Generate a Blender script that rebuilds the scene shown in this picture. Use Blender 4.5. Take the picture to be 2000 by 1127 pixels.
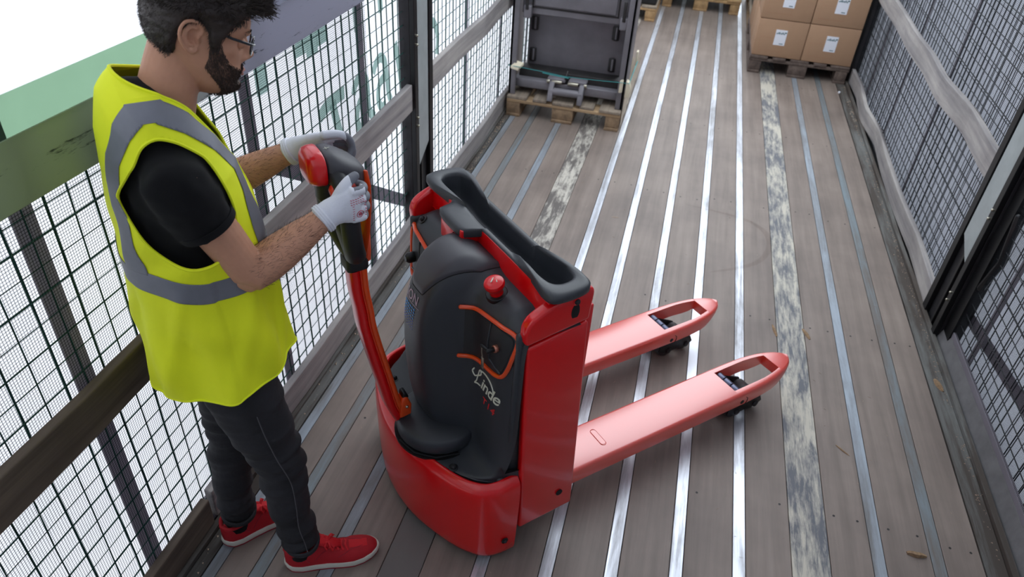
import bpy, bmesh, math, random
from mathutils import Vector, Matrix, noise
R_ = random.Random(7)
for o in list(bpy.data.objects): bpy.data.objects.remove(o)
sc = bpy.context.scene; col = sc.collection
# ------------------------------------------------------------------ camera
CAMH = 2.05
A = ((0.96727443, 0.24708034, 0.05771893), (0.19100816, -0.55932778, -0.80664014), (-0.16702112, 0.79126717, -0.58821782))
cd = bpy.data.cameras.new('camera'); cam = bpy.data.objects.new('camera', cd); col.objects.link(cam)
cd.sensor_width = 36; cd.lens = 1426.7 / 2000 * 36; cd.clip_start = .05; cd.clip_end = 100
cam.matrix_world = Matrix([[A[0][0], -A[1][0], -A[2][0], 0], [A[0][1], -A[1][1], -A[2][1], 0], [A[0][2], -A[1][2], -A[2][2], CAMH], [0, 0, 0, 1]])
cd.dof.use_dof = True; cd.dof.focus_distance = 1.95; cd.dof.aperture_fstop = 4.5
sc.camera = cam
# ------------------------------------------------------------------ light
w = bpy.data.worlds.new('sky'); sc.world = w; w.use_nodes = True
nt = w.node_tree; bgn = nt.nodes['Background']
bgn.inputs[0].default_value = (.86, .93, 1.0, 1); bgn.inputs[1].default_value = 3.2
sd = bpy.data.lights.new('sun', 'SUN'); sd.energy = 5.0; sd.angle = math.radians(8); sd.color = (1, .97, .93)
so = bpy.data.objects.new('sun', sd); col.objects.link(so)
so.rotation_euler = Vector((1, .25, -.30)).to_track_quat('-Z', 'Y').to_euler()
vs = sc.view_settings; vs.view_transform = 'Standard'; vs.look = 'None'; vs.exposure = 0.0; vs.gamma = 1; vs.use_curve_mapping = False

# ------------------------------------------------------------------ materials
def srgb(r, g, b):
    f = lambda c: (c / 12.92 if c <= .04045 else ((c + .055) / 1.055) ** 2.4)
    return (f(r / 255), f(g / 255), f(b / 255), 1)
def nodes(name):
    m = bpy.data.materials.new(name); m.use_nodes = True
    n = m.node_tree; return m, n, n.nodes['Principled BSDF'], n.nodes['Material Output']
def coords(n, scale=(1, 1, 1), kind='Object'):
    t = n.nodes.new('ShaderNodeTexCoord'); mp = n.nodes.new('ShaderNodeMapping')
    mp.inputs['Scale'].default_value = scale
    n.links.new(t.outputs[kind], mp.inputs[0]); return mp.outputs[0]
def noise_n(n, vec, scale, detail=4, rough=.6, dist=0):
    t = n.nodes.new('ShaderNodeTexNoise'); t.inputs['Scale'].default_value = scale; t.inputs['Detail'].default_value = detail
    t.inputs['Roughness'].default_value = rough; t.inputs['Distortion'].default_value = dist
    n.links.new(vec, t.inputs['Vector']); return t.outputs['Fac']
def ramp(n, fac, stops):
    r = n.nodes.new('ShaderNodeValToRGB'); e = r.color_ramp.elements
    while len(e) < len(stops): e.new(.5)
    for k, (p, c) in enumerate(stops): e[k].position = p; e[k].color = c if len(c) == 4 else (*c, 1)
    n.links.new(fac, r.inputs[0]); return r.outputs[0]
def mix(n, fac, a, b, mode='MIX'):
    m = n.nodes.new('ShaderNodeMix'); m.data_type = 'RGBA'; m.blend_type = mode
    for s, v in ((m.inputs[0], fac), (m.inputs[6], a), (m.inputs[7], b)):
        if hasattr(v, 'links') or isinstance(v, bpy.types.NodeSocket): n.links.new(v, s)
        else: s.default_value = v
    return m.outputs[2]
def bump(n, p, h, strength=.3, dist=.002):
    b = n.nodes.new('ShaderNodeBump'); b.inputs['Strength'].default_value = strength; b.inputs['Distance'].default_value = dist
    n.links.new(h, b.inputs['Height']); n.links.new(b.outputs[0], p.inputs['Normal'])
def plain(name, c, rough=.5, metal=0, coat=0, bs=0, bscale=200, var=0, vscale=8, spec=.5, sheen=0, sub=0):
    m, n, p, o = nodes(name)
    p.inputs['Base Color'].default_value = c; p.inputs['Roughness'].default_value = rough; p.inputs['Metallic'].default_value = metal
    p.inputs['Coat Weight'].default_value = coat; p.inputs['Coat Roughness'].default_value = .08; p.inputs['Specular IOR Level'].default_value = spec
    if sheen: p.inputs['Sheen Weight'].default_value = sheen
    if sub:
        p.inputs['Subsurface Weight'].default_value = sub; p.inputs['Subsurface Radius'].default_value = (.012, .005, .003); p.inputs['Subsurface Scale'].default_value = .6
    if var or bs: v = coords(n)
    if var:
        f = noise_n(n, v, vscale, 5)
        d = tuple(max(0, x * (1 - var)) for x in c[:3]) + (1,); l = tuple(min(1, x * (1 + var)) for x in c[:3]) + (1,)
        n.links.new(ramp(n, f, [(.3, d), (.7, l)]), p.inputs['Base Color'])
    if bs: bump(n, p, noise_n(n, v, bscale, 3), bs, .001)
    return m
def wood(name, dark, light, stretch, axis=1, rough=.75, bs=.5, worn=None, spec=.4):
    m, n, p, o = nodes(name)
    s = [stretch] * 3; s[axis] = stretch * .05
    v = coords(n, tuple(s)); f = noise_n(n, v, 1, 8, .65, .3)
    c = ramp(n, f, [(.28, dark), (.72, light)])
    v2 = coords(n); f2 = noise_n(n, v2, 2.3, 4, .6)
    c = mix(n, ramp(n, f2, [(.3, (.62, .6, .6)), (.75, (1.15, 1.12, 1.1))]), (0, 0, 0, 1), c, 'MIX') if False else mix(n, 1.0, c, ramp(n, f2, [(.3, (.66, .65, .66)), (.72, (1.0, 1.0, 1.0))]), 'MULTIPLY')
    if worn:
        s3 = [9] * 3; s3[axis] = 1.6
        f3 = noise_n(n, coords(n, tuple(s3)), 1, 9, .75, .6)
        c = mix(n, ramp(n, f3, [(.55, (0, 0, 0)), (.66, (1, 1, 1))]), c, worn)
    n.links.new(c, p.inputs['Base Color']); p.inputs['Roughness'].default_value = rough; p.inputs['Specular IOR Level'].default_value = spec
    bump(n, p, f, bs, .002); return m
def stripmat(name, bright, dark, thr, metal=.85, rough=.38, streak=30, blot=5, sy=1.3, by=1.2, hw=.09):
    m, n, p, o = nodes(name)
    f = noise_n(n, coords(n, (streak, sy, streak)), 1, 8, .7, .4)
    f2 = noise_n(n, coords(n, (blot, by, blot)), 1, 7, .7, .3)
    a = n.nodes.new('ShaderNodeMath'); a.operation = 'ADD'; n.links.new(f, a.inputs[0]); n.links.new(f2, a.inputs[1])
    k = ramp(n, a.outputs[0], [(thr - hw, (0, 0, 0)), (thr + hw, (1, 1, 1))])
    # ramp input runs 0..1, so halve the sum
    h = n.nodes.new('ShaderNodeMath'); h.operation = 'MULTIPLY'; h.inputs[1].default_value = .5; n.links.new(a.outputs[0], h.inputs[0])
    n.links.new(h.outputs[0], k.node.inputs[0])
    n.links.new(mix(n, k, dark, bright), p.inputs['Base Color'])
    mm = n.nodes.new('ShaderNodeMath'); mm.operation = 'MULTIPLY'; mm.inputs[1].default_value = metal; n.links.new(k, mm.inputs[0])
    n.links.new(mm.outputs[0], p.inputs['Metallic']); p.inputs['Roughness'].default_value = rough
    bump(n, p, f, .25, .001); return m
M = {}
M['board'] = wood('floor plywood', srgb(122, 109, 100), srgb(150, 136, 126), 22, 1, .55, .3, spec=.55)
M['strip'] = stripmat('bright aluminium strip', srgb(222, 226, 234), srgb(128, 126, 128), .455, .8, .42)
M['strip_blue'] = stripmat('blue grey strip', srgb(164, 173, 183), srgb(116, 116, 116), .485, .5, .52)
M['strip_dull'] = stripmat('dull strip', srgb(132, 144, 150), srgb(106, 98, 92), .51, .5, .55)
M['strip_worn'] = stripmat('wide scuffed strip', srgb(192, 186, 172), srgb(98, 100, 106), .505, .1, .6, 44, 7, 5.5, 2.4, .06)
M['strip_worn_left'] = stripmat('wide dull strip', srgb(196, 190, 178), srgb(98, 92, 88), .50, .1, .6, 38, 8, 6, 3.0, .05)
def fade_near(m, y0, y1, c):
    n = m.node_tree; p = n.nodes['Principled BSDF']; src = p.inputs['Base Color'].links[0].from_socket
    t = n.nodes.new('ShaderNodeTexCoord'); x = n.nodes.new('ShaderNodeSeparateXYZ'); n.links.new(t.outputs['Object'], x.inputs[0])
    r = n.nodes.new('ShaderNodeMapRange'); r.inputs[1].default_value = y0; r.inputs[2].default_value = y1; n.links.new(x.outputs[1], r.inputs[0])
    n.links.new(mix(n, r.outputs[0], c, src), p.inputs['Base Color'])
fade_near(M['strip_worn_left'], 1.9, 2.9, srgb(110, 106, 102))
M['rail_rust'] = stripmat('rusty edge rail', srgb(120, 122, 120), srgb(66, 58, 52), .54, .3, .7, 20, 8)
M['slat'] = wood('grey weathered timber', srgb(122, 119, 122), srgb(190, 184, 178), 20, 1, .8, .5)
M['slat_dark'] = wood('dark weathered timber', srgb(72, 62, 56), srgb(132, 116, 100), 20, 1, .8, .5)
M['steel_dark'] = plain('dark post steel', srgb(46, 45, 48), .55, .5, var=.3, vscale=12, bs=.2)
M['flap'] = plain('grey rubber flap', srgb(98, 97, 98), .7, var=.2, vscale=14)
M['steel_grey'] = plain('grey painted plate', srgb(156, 162, 162), .5, .1, var=.12, vscale=9)
M['gap'] = plain('black gap', srgb(20, 20, 20), .9)

M['wire'] = plain('green coated wire', srgb(16, 70, 62), .6)
M['wire_dark'] = plain('dark wire', srgb(30, 33, 38), .6)
def tarp(name, c, t, vertical=False):
    m, n, p, o = nodes(name)
    d = n.nodes.new('ShaderNodeBsdfDiffuse'); tr = n.nodes.new('ShaderNodeBsdfTranslucent'); ms = n.nodes.new('ShaderNodeMixShader')
    f = noise_n(n, coords(n), 3, 4); cc = ramp(n, f, [(.3, tuple(x * .86 for x in c[:3])), (.7, c)])
    n.links.new(cc, d.inputs[0]); n.links.new(cc, tr.inputs[0]); ms.inputs[0].default_value = t
    n.links.new(d.outputs[0], ms.inputs[1]); n.links.new(tr.outputs[0], ms.inputs[2]); n.links.new(ms.outputs[0], o.inputs[0]); return m
M['strap'] = tarp('curtain webbing', srgb(165, 160, 168), .5)
M['tarp_white'] = tarp('white curtain', srgb(206, 208, 216), .5)
M['tarp_grey'] = tarp('grey curtain', srgb(190, 192, 202), .3)
M['roof'] = tarp('translucent added roof canvas', srgb(170, 172, 178), .35)
def film(name, c):
    m, n, p, o = nodes(name); t = n.nodes.new('ShaderNodeBsdfTransparent'); t.inputs[0].default_value = c
    n.links.new(t.outputs[0], o.inputs[0]); return m
M['film'] = film('green lettering film', (.30, .42, .38, 1))
def net(name, period, frac, c, ymax=None):
    m, n, p, o = nodes(name); t = n.nodes.new('ShaderNodeTexCoord'); s = n.nodes.new('ShaderNodeSeparateXYZ'); n.links.new(t.outputs['Object'], s.inputs[0])
    outs = []
    for k in (1, 2):
        d = n.nodes.new('ShaderNodeMath'); d.operation = 'DIVIDE'; d.inputs[1].default_value = period; n.links.new(s.outputs[k], d.inputs[0])
        f = n.nodes.new('ShaderNodeMath'); f.operation = 'FRACT'; n.links.new(d.outputs[0], f.inputs[0])
        l = n.nodes.new('ShaderNodeMath'); l.operation = 'LESS_THAN'; l.inputs[1].default_value = frac; n.links.new(f.outputs[0], l.inputs[0]); outs.append(l)
    mx = n.nodes.new('ShaderNodeMath'); mx.operation = 'MAXIMUM'; n.links.new(outs[0].outputs[0], mx.inputs[0]); n.links.new(outs[1].outputs[0], mx.inputs[1])
    tr = n.nodes.new('ShaderNodeBsdfTransparent'); ms = n.nodes.new('ShaderNodeMixShader'); d = n.nodes.new('ShaderNodeBsdfDiffuse'); d.inputs[0].default_value = c
    n.links.new(mx.outputs[0], ms.inputs[0]); n.links.new(tr.outputs[0], ms.inputs[1]); n.links.new(d.outputs[0], ms.inputs[2]); n.links.new(ms.outputs[0], o.inputs[0]); return m
M['net'] = net('fine black netting', .007, .17, srgb(30, 32, 34))
M['red'] = plain('red enamel', srgb(216, 3, 12), .28, 0, .45, bs=.05, bscale=500)
M['red_fork'] = plain('fork red enamel', srgb(226, 58, 38), .38, 0, 1.0, bs=.06, bscale=500, spec=.9)
M['red_fork'].node_tree.nodes['Principled BSDF'].inputs['Coat Roughness'].default_value = .27; M['red_fork'].node_tree.nodes['Principled BSDF'].inputs['Coat IOR'].default_value = 2.1
M['orange'] = plain('orange enamel', srgb(226, 74, 20), .32, 0, .35)
M['orange_red'] = plain('orange red edge', srgb(222, 52, 24), .33, 0, .3)
M['cover'] = plain('charcoal moulded plastic', srgb(50, 53, 58), .42, 0, 0, bs=.25, bscale=900)
M['cover_cap'] = plain('grey soft touch plastic', srgb(64, 63, 68), .45, 0, 0, bs=.2, bscale=900)
M['rubber'] = plain('black rubber', srgb(30, 31, 34), .5, bs=.1)
M['black'] = plain('black steel', srgb(22, 22, 24), .4, .3)
M['wheel'] = plain('dark roller', srgb(60, 58, 60), .5)
M['shaft'] = plain('blued steel bearing', srgb(92, 96, 116), .28, .7)
M['silver'] = plain('silver metal', srgb(170, 165, 150), .3, .9)
M['copper'] = plain('lock barrel', srgb(190, 130, 110), .3, .8)
M['white_print'] = plain('cream print', srgb(214, 214, 196), .5)
M['red_print'] = plain('red print', srgb(196, 34, 38), .5)
M['grey_print'] = plain('mauve grey print', srgb(170, 150, 165), .5)
M['blue_print'] = plain('blue print', srgb(64, 150, 226), .5)
M['violet_print'] = plain('violet blue print', srgb(94, 110, 205), .5)
M['skin'] = plain('skin', srgb(200, 148, 120), .5, var=.07, vscale=30, bs=.15, bscale=350, sub=.12, spec=.35)
M['hair'] = plain('dark brown hair', srgb(50, 40, 35), .45, spec=.5)
M['beard'] = plain('dark beard', srgb(66, 50, 42), .6)
def beardbase():
    m, n, p, o = nodes('stubble over skin'); f = noise_n(n, coords(n, (260, 260, 120)), 1, 3, .6); f2 = noise_n(n, coords(n), 40, 3, .5)
    a = n.nodes.new('ShaderNodeMath'); a.operation = 'ADD'; n.links.new(f, a.inputs[0]); n.links.new(f2, a.inputs[1]); h = n.nodes.new('ShaderNodeMath'); h.operation = 'MULTIPLY'; h.inputs[1].default_value = .5; n.links.new(a.outputs[0], h.inputs[0])
    n.links.new(ramp(n, h.outputs[0], [(.44, srgb(58, 43, 36)), (.60, srgb(126, 92, 74))]), p.inputs['Base Color']); p.inputs['Roughness'].default_value = .6; return m
M['beard_base'] = beardbase()
M['tee'] = plain('black cotton', srgb(15, 15, 17), .9, sheen=.03, spec=.25, bs=.3, bscale=600)
M['vest'] = plain('fluorescent yellow cloth', (.90, 1.0, .012, 1), .75, var=.04, vscale=5, bs=.25, bscale=900)
M['reflex'] = plain('grey reflective tape', srgb(122, 124, 132), .5, .15, bs=.15, bscale=700, var=.08, vscale=20)
def denim():
    m, n, p, o = nodes('charcoal denim')
    f = noise_n(n, coords(n), 9, 6, .6); c = ramp(n, f, [(.3, srgb(26, 26, 29)), (.75, srgb(46, 46, 51))])
    n.links.new(c, p.inputs['Base Color']); p.inputs['Roughness'].default_value = .85
    bump(n, p, noise_n(n, coords(n), 45, 6, .6), .5, .004); return m
M['denim'] = denim()
M['seam'] = plain('denim seam', srgb(78, 76, 80), .85)
M['shoe'] = plain('red suede', srgb(170, 8, 26), .75, var=.1, vscale=25, bs=.3, bscale=700)
M['shoe_light'] = plain('red mesh cloth', srgb(205, 14, 30), .7, bs=.4, bscale=1200)
M['midsole'] = plain('off white rubber', srgb(206, 204, 192), .6)
M['outsole'] = plain('crimson rubber', srgb(150, 20, 40), .6)
M['glove'] = plain('white knit glove', srgb(226, 228, 236), .85, bs=.6, bscale=500, var=.03)
M['coating'] = plain('grey palm coating', srgb(112, 114, 122), .6, bs=.2)
M['glove_print'] = plain('crimson glove print', srgb(190, 50, 80), .7)
M['frame'] = plain('black glasses frame', srgb(24, 26, 34), .2, coat=.5)
def glass(name, c, al):
    m, n, p, o = nodes(name); t = n.nodes.new('ShaderNodeBsdfTransparent'); t.inputs[0].default_value = c
    g = n.nodes.new('ShaderNodeBsdfGlossy'); g.inputs[1].default_value = .05; ms = n.nodes.new('ShaderNodeMixShader'); ms.inputs[0].default_value = al
    n.links.new(t.outputs[0], ms.inputs[1]); n.links.new(g.outputs[0], ms.inputs[2]); n.links.new(ms.outputs[0], o.inputs[0]); return m
M['lens'] = glass('spectacle lens', (.8, .8, .84, 1), .12)
M['eye'] = plain('eye white', srgb(220, 216, 210), .2)
M['iris'] = plain('dark iris', srgb(40, 26, 20), .2)
M['lip'] = plain('lips', srgb(168, 108, 96), .5)
M['pallet'] = wood('pallet timber', srgb(118, 98, 78), srgb(176, 148, 116), 22, 1, .85, .6)
M['pallet_top'] = wood('weathered pallet board', srgb(112, 101, 90), srgb(172, 157, 138), 22, 1, .85, .6)
M['pallet_x'] = wood('pallet cross board', srgb(150, 124, 94), srgb(204, 174, 136), 22, 0, .85, .6)
M['pallet_dark'] = wood('dark pallet timber', srgb(74, 62, 58), srgb(124, 108, 98), 22, 1, .85, .6)
M['pallet_light'] = wood('light pallet timber', srgb(150, 120, 84), srgb(204, 168, 122), 22, 1, .85, .6)
M['carton'] = plain('brown cardboard', srgb(166, 132, 104), .8, var=.05, vscale=6, bs=.2, bscale=120)
M['tape'] = plain('flap tape line', srgb(160, 110, 84), .6)
M['label'] = plain('white label', srgb(226, 228, 236), .6)
M['ink'] = plain('teal ink', srgb(40, 90, 98), .6)
M['machine'] = plain('dark grey painted steel', srgb(116, 113, 118), .5, .2, var=.18, vscale=5, bs=.2)
M['machine_dark'] = plain('oily dark steel', srgb(46, 44, 44), .5, .3, var=.3, vscale=14)
M['foam'] = plain('cream foam block', srgb(214, 204, 180), .8)
M['lashing'] = plain('teal lashing strap', srgb(40, 130, 130), .6)
M['chip'] = wood('wood splinter', srgb(120, 96, 74), srgb(176, 146, 112), 60, 1, .9, .5)
M['grit'] = plain('pale grit', srgb(190, 168, 146), .9)
M['wrap'] = plain('black stretch film', srgb(28, 29, 33), .3)

# ------------------------------------------------------------------ mesh helpers
class MB:
    """collects vertices and faces of one mesh"""
    def __init__(s): s.v = []; s.f = []; s.m = []; s.mi = 0
    def add(s, vs, fs):
        b = len(s.v); s.v += [tuple(p) for p in vs]; s.f += [tuple(i + b for i in f) for f in fs]; s.m += [s.mi] * len(fs); return s
    def box(s, x0, x1, y0, y1, z0, z1, mat=None):
        p = [Vector((x, y, z)) for x in (x0, x1) for y in (y0, y1) for z in (z0, z1)]
        if mat is not None: p = [mat @ q for q in p]
        return s.add(p, [(0, 1, 3, 2), (4, 6, 7, 5), (0, 4, 5, 1), (2, 3, 7, 6), (0, 2, 6, 4), (1, 5, 7, 3)])
    def tube(s, path, rad, n=10, up=(0, 0, 1), cap=True, round_=True, phase=0.0):
        P = [Vector(p) for p in path]; N = len(P); rings = []
        rad = [rad] * N if not isinstance(rad, (list, tuple)) or (len(rad) == 2 and N != 2 and not isinstance(rad[0], tuple)) else list(rad)
        side = None
        for i in range(N):
            t = (P[min(i + 1, N - 1)] - P[max(i - 1, 0)]).normalized()
            if side is None:
                u = Vector(up); side = u.cross(t)
                if side.length < 1e-4: side = Vector((1, 0, 0)).cross(t)
                side.normalize()
            else:
                side = side - t * side.dot(t); side.normalize()
            b = t.cross(side); a = rad[i]; a, c = (a if isinstance(a, tuple) else (a, a))
            rings.append((P[i], side.copy(), b, a, c, t))
        out = []
        if cap and round_:
            p, sd_, b, a, c, t = rings[0]
            for k in (.35, .75): out.append((p - t * min(a, c) * (1 - k) * 1.0, sd_, b, a * math.sin(k * math.pi / 2) , c * math.sin(k * math.pi / 2)))
        for p, sd_, b, a, c, t in rings: out.append((p, sd_, b, a, c))
        if cap and round_:
            p, sd_, b, a, c, t = rings[-1]
            for k in (.75, .35): out.append((p + t * min(a, c) * (1 - k), sd_, b, a * math.sin(k * math.pi / 2), c * math.sin(k * math.pi / 2)))
        vs = []; fs = []
        for p, sd_, b, a, c in out:
            for k in range(n):
                an = 2 * math.pi * k / n + phase; vs.append(p + sd_ * (a * math.cos(an)) + b * (c * math.sin(an)))
        for i in range(len(out) - 1):
            for k in range(n):
                k2 = (k + 1) % n; fs.append((i * n + k, i * n + k2, (i + 1) * n + k2, (i + 1) * n + k))
        if cap: fs.append(tuple(range(n))[::-1]); fs.append(tuple((len(out) - 1) * n + k for k in range(n)))
        return s.add(vs, fs)
    def rings(s, rs, closed=True, cap0=True, cap1=True):
        n = len(rs[0]); vs = [p for r in rs for p in r]; fs = []
        for i in range(len(rs) - 1):
            for k in range(n if closed else n - 1):
                k2 = (k + 1) % n; fs.append((i * n + k, i * n + k2, (i + 1) * n + k2, (i + 1) * n + k))
        if cap0: fs.append(tuple(range(n))[::-1])
        if cap1: fs.append(tuple((len(rs) - 1) * n + k for k in range(n)))
        return s.add(vs, fs)
    def prism(s, outline, f0, f1):
        """outline: list of 2D points; f0/f1 map a 2D point to 3D"""
        n = len(outline); vs = [f0(p) for p in outline] + [f1(p) for p in outline]
        fs = [tuple(range(n))[::-1], tuple(range(n, 2 * n))] + [(k, (k + 1) % n, n + (k + 1) % n, n + k) for k in range(n)]
        return s.add(vs, fs)
    def build(s, name, mats, parent=None, smooth=True, bevel=0, seg=2, angle=40, sub=0, solid=0, wn=False):
        me = bpy.data.meshes.new(name); me.from_pydata(s.v, [], s.f); me.validate()
        bm = bmesh.new(); bm.from_mesh(me); bmesh.ops.recalc_face_normals(bm, faces=bm.faces); bm.to_mesh(me); bm.free()
        mats = mats if isinstance(mats, (list, tuple)) else [mats]
        for m in mats: me.materials.append(M[m] if isinstance(m, str) else m)
        if len(mats) > 1 and len(me.polygons) == len(s.m):
            for p, mi in zip(me.polygons, s.m): p.material_index = mi
        return link(name, me, parent, smooth, bevel, seg, angle, sub, solid)
def link(name, me, parent=None, smooth=True, bevel=0, seg=2, angle=40, sub=0, solid=0):
    o = bpy.data.objects.new(name, me); col.objects.link(o)
    if parent: o.parent = parent
    if solid:
        md = o.modifiers.new('s', 'SOLIDIFY'); md.thickness = solid; md.offset = 0
    if bevel:
        md = o.modifiers.new('b', 'BEVEL'); md.width = bevel; md.segments = seg; md.limit_method = 'ANGLE'; md.angle_limit = math.radians(30)
    if sub:
        md = o.modifiers.new('u', 'SUBSURF'); md.levels = sub; md.render_levels = sub
    if smooth:
        me.polygons.foreach_set('use_smooth', [True] * len(me.polygons))
        if angle < 180 and not sub: me.set_sharp_from_angle(angle=math.radians(angle)) if not bevel else None
    return o
def remeshed(mb, voxel, iters=6, fac=.5):
    """union of the shapes in mb as one continuous surface"""
    me = bpy.data.meshes.new('tmp'); me.from_pydata(mb.v, [], mb.f)
    bm = bmesh.new(); bm.from_mesh(me)
    bmesh.ops.recalc_face_normals(bm, faces=bm.faces); bm.to_mesh(me); bm.free()
    o = bpy.data.objects.new('tmp', me); col.objects.link(o)
    r = o.modifiers.new('r', 'REMESH'); r.mode = 'VOXEL'; r.voxel_size = voxel
    if iters: s = o.modifiers.new('s', 'SMOOTH'); s.factor = fac; s.iterations = iters
    dg = bpy.context.evaluated_depsgraph_get(); out = bpy.data.meshes.new_from_object(o.evaluated_get(dg))
    bpy.data.objects.remove(o); out.materials.clear(); return out
def lerp(a, b, t): return a + (b - a) * t
def sstep(a, b, x):
    t = max(0, min(1, (x - a) / (b - a))); return t * t * (3 - 2 * t)
def table(T, x):
    """piecewise smooth lookup, T = [(x, v0, v1, ...)] with x increasing"""
    if x <= T[0][0]: return T[0][1:]
    for p, q in zip(T, T[1:]):
        if x <= q[0]:
            t = (x - p[0]) / (q[0] - p[0]); return tuple(lerp(a, b, t) for a, b in zip(p[1:], q[1:]))
    return T[-1][1:]
def spline(pts, n):
    """Catmull-Rom through tuples"""
    P = [Vector(p) for p in pts]; P = [P[0] * 2 - P[1]] + P + [P[-1] * 2 - P[-2]]; out = []
    for i in range(1, len(P) - 2):
        for k in range(n):
            t = k / n; a, b, c, d = P[i - 1:i + 3]
            out.append(.5 * ((2 * b) + (c - a) * t + (2 * a - 5 * b + 4 * c - d) * t * t + (3 * b - a - 3 * c + d) * t ** 3))
    out.append(P[-2]); return out
def clip(vs, fs, f):
    """keep the part of a mesh where f(point) > 0, cutting faces on the line"""
    val = [f(Vector(v)) for v in vs]; nv = []; mp = {}; cut = {}; nf = []
    def keep(i):
        if i not in mp: mp[i] = len(nv); nv.append(vs[i])
        return mp[i]
    def mid(i, j):
        k = (min(i, j), max(i, j))
        if k not in cut:
            t = val[k[0]] / (val[k[0]] - val[k[1]]); cut[k] = len(nv); nv.append(tuple(Vector(vs[k[0]]).lerp(Vector(vs[k[1]]), t)))
        return cut[k]
    for fc in fs:
        out = []
        for i, j in zip(fc, fc[1:] + fc[:1]):
            if val[i] > 0: out.append(keep(i))
            if (val[i] > 0) != (val[j] > 0): out.append(mid(i, j))
        if len(out) > 2: nf.append(tuple(out))
    return nv, nf
def empty(name, loc=(0, 0, 0), rz=0, **k):
    o = bpy.data.objects.new(name, None); col.objects.link(o); o.location = loc; o.rotation_euler = (0, 0, rz); o.empty_display_size = .1
    for a, b in k.items(): o[a] = b
    return o
def tag(o, **k):
    for a, b in k.items(): o[a] = b
    return o
def T(u, r, z): return Vector((u, -r, z))          # truck / person frame: u forward, r to the right, z up
def copy_tree(o, parent=None):
    c = o.copy(); col.objects.link(c); c.parent = parent
    for ch in o.children: copy_tree(ch, c)
    return c
# ================================================================== THE TRAILER
Y0, Y1 = -1.2, 9.6
mb = MB(); mb.box(-1.30, 1.55, Y0, Y1, -.09, -.03)
floor = tag(mb.build('floor', 'gap', None, False), kind='structure')
strips = [(-1.09, .018, 'strip_blue'), (-.955, .020, 'strip_blue'), (-.76, .020, 'strip_blue'), (-.545, .060, 'strip_worn_left'), (-.311, .020, 'strip'), (-.11, .020, 'strip'),
          (.088, .020, 'strip'), (.286, .020, 'strip'), (.482, .020, 'strip'), (.711, .061, 'strip_worn'), (.93, .020, 'strip_blue'), (1.123, .020, 'strip_blue')]
for x, h, m in strips:
    mb = MB(); mb.box(x - h, x + h, Y0, Y1, -.03, -.0005)
    o = mb.build('metal_strip', 'strip_dull' if (abs(x - 1.123) < .01 or abs(x + .955) < .01) else m, floor, False, bevel=.0012, seg=1)
    if h > .05: o['label'] = 'wide metal strip with scuffed cream paint'
edges = [(-1.110, -1.110)] + [(x - h, x + h) for x, h, m in strips] + [(1.268, 1.268)]
for (a, b), (c, d) in zip(edges, edges[1:]):
    if c - b < .006: continue
    mb = MB(); mb.box(b + .0022, c - .0022, Y0, Y1, -.03, 0)
    mb.build('floor_board', 'board', floor, False, bevel=.0015, seg=1)
# seams, screws
mb = MB()
for (a, b), (c, d) in zip(edges, edges[1:]):
    if c - b < .1: continue
    for k in range(9):
        y = -.4 + k * 1.1 + R_.uniform(-.03, .03)
        for x in (b + .03, c - .03):
            if R_.random() < .8:
                mb.tube([(x, y, -.004), (x, y, .0006)], .0045, 8, up=(1, 0, 0), round_=False)
mb.build('screw_heads', 'machine_dark', floor, False); bpy.data.objects['screw_heads']['kind'] = 'stuff'
def wobbly(mb, x0, x1, z0, z1, ya, yb, amp, seed, step=.12, zamp=0):
    """a long board along y that bows and dents a little"""
    n = max(2, int((yb - ya) / step)); rr = []
    for k in range(n + 1):
        y = lerp(ya, yb, k / n); q_ = y / .47; i_ = math.floor(q_); N_ = lambda j: noise.noise((j * 1.37 + .21, seed * 1.7 + .3, 0)); d = amp * 2.2 * lerp(N_(i_), N_(i_ + 1), q_ - i_); e = zamp * noise.noise((y * 2.2, seed, 5)) * 2
        rr.append([(x0 + d, y, z0 + e), (x1 + d, y, z0 + e), (x1 + d, y, z1 + e), (x0 + d, y, z1 + e)])
    mb.rings(rr)
# edge rails at both sides of the floor
mb = MB(); wobbly(mb, 1.270, 1.338, -.03, .002, Y0, Y1, .002, 3, .1, .001)
tag(mb.build('trim_1', 'rail_rust', None, False), kind='structure')
mb = MB(); wobbly(mb, 1.340, 1.362, -.05, .018, Y0, Y1, .003, 8, .05, .003)
tag(mb.build('trim_2', 'rail_rust', None, False), kind='structure')
mb = MB(); wobbly(mb, -1.150, -1.112, -.03, .001, Y0, Y1, .002, 4, .1, .001)
tag(mb.build('trim_3', 'rail_rust', None, False), kind='structure')
mb = MB(); wobbly(mb, -1.172, -1.152, -.05, .012, Y0, Y1, .003, 9, .05, .003)
tag(mb.build('trim_4', 'rail_rust', None, False), kind='structure')
# grit lying in the edge grooves
mb = MB()
for side in (-1.132, 1.325):
    for k in range(420):
        y = R_.uniform(.8, 6.3) if side < 0 else R_.uniform(1.8, 6.4); x = side + R_.gauss(0, .009); s = R_.uniform(.0012, .0045)
        if side < 0 and R_.random() < .45: y = R_.uniform(3.2, 4.8)
        mb.add([(x - s, y, .001), (x + s, y - s, .001), (x + s * .6, y + s, .001), (x, y, .001 + s * 1.2)], [(0, 1, 2), (0, 1, 3), (1, 2, 3), (2, 0, 3)])
o = mb.build('grit', 'grit', floor, False); o['kind'] = 'stuff'

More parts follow.
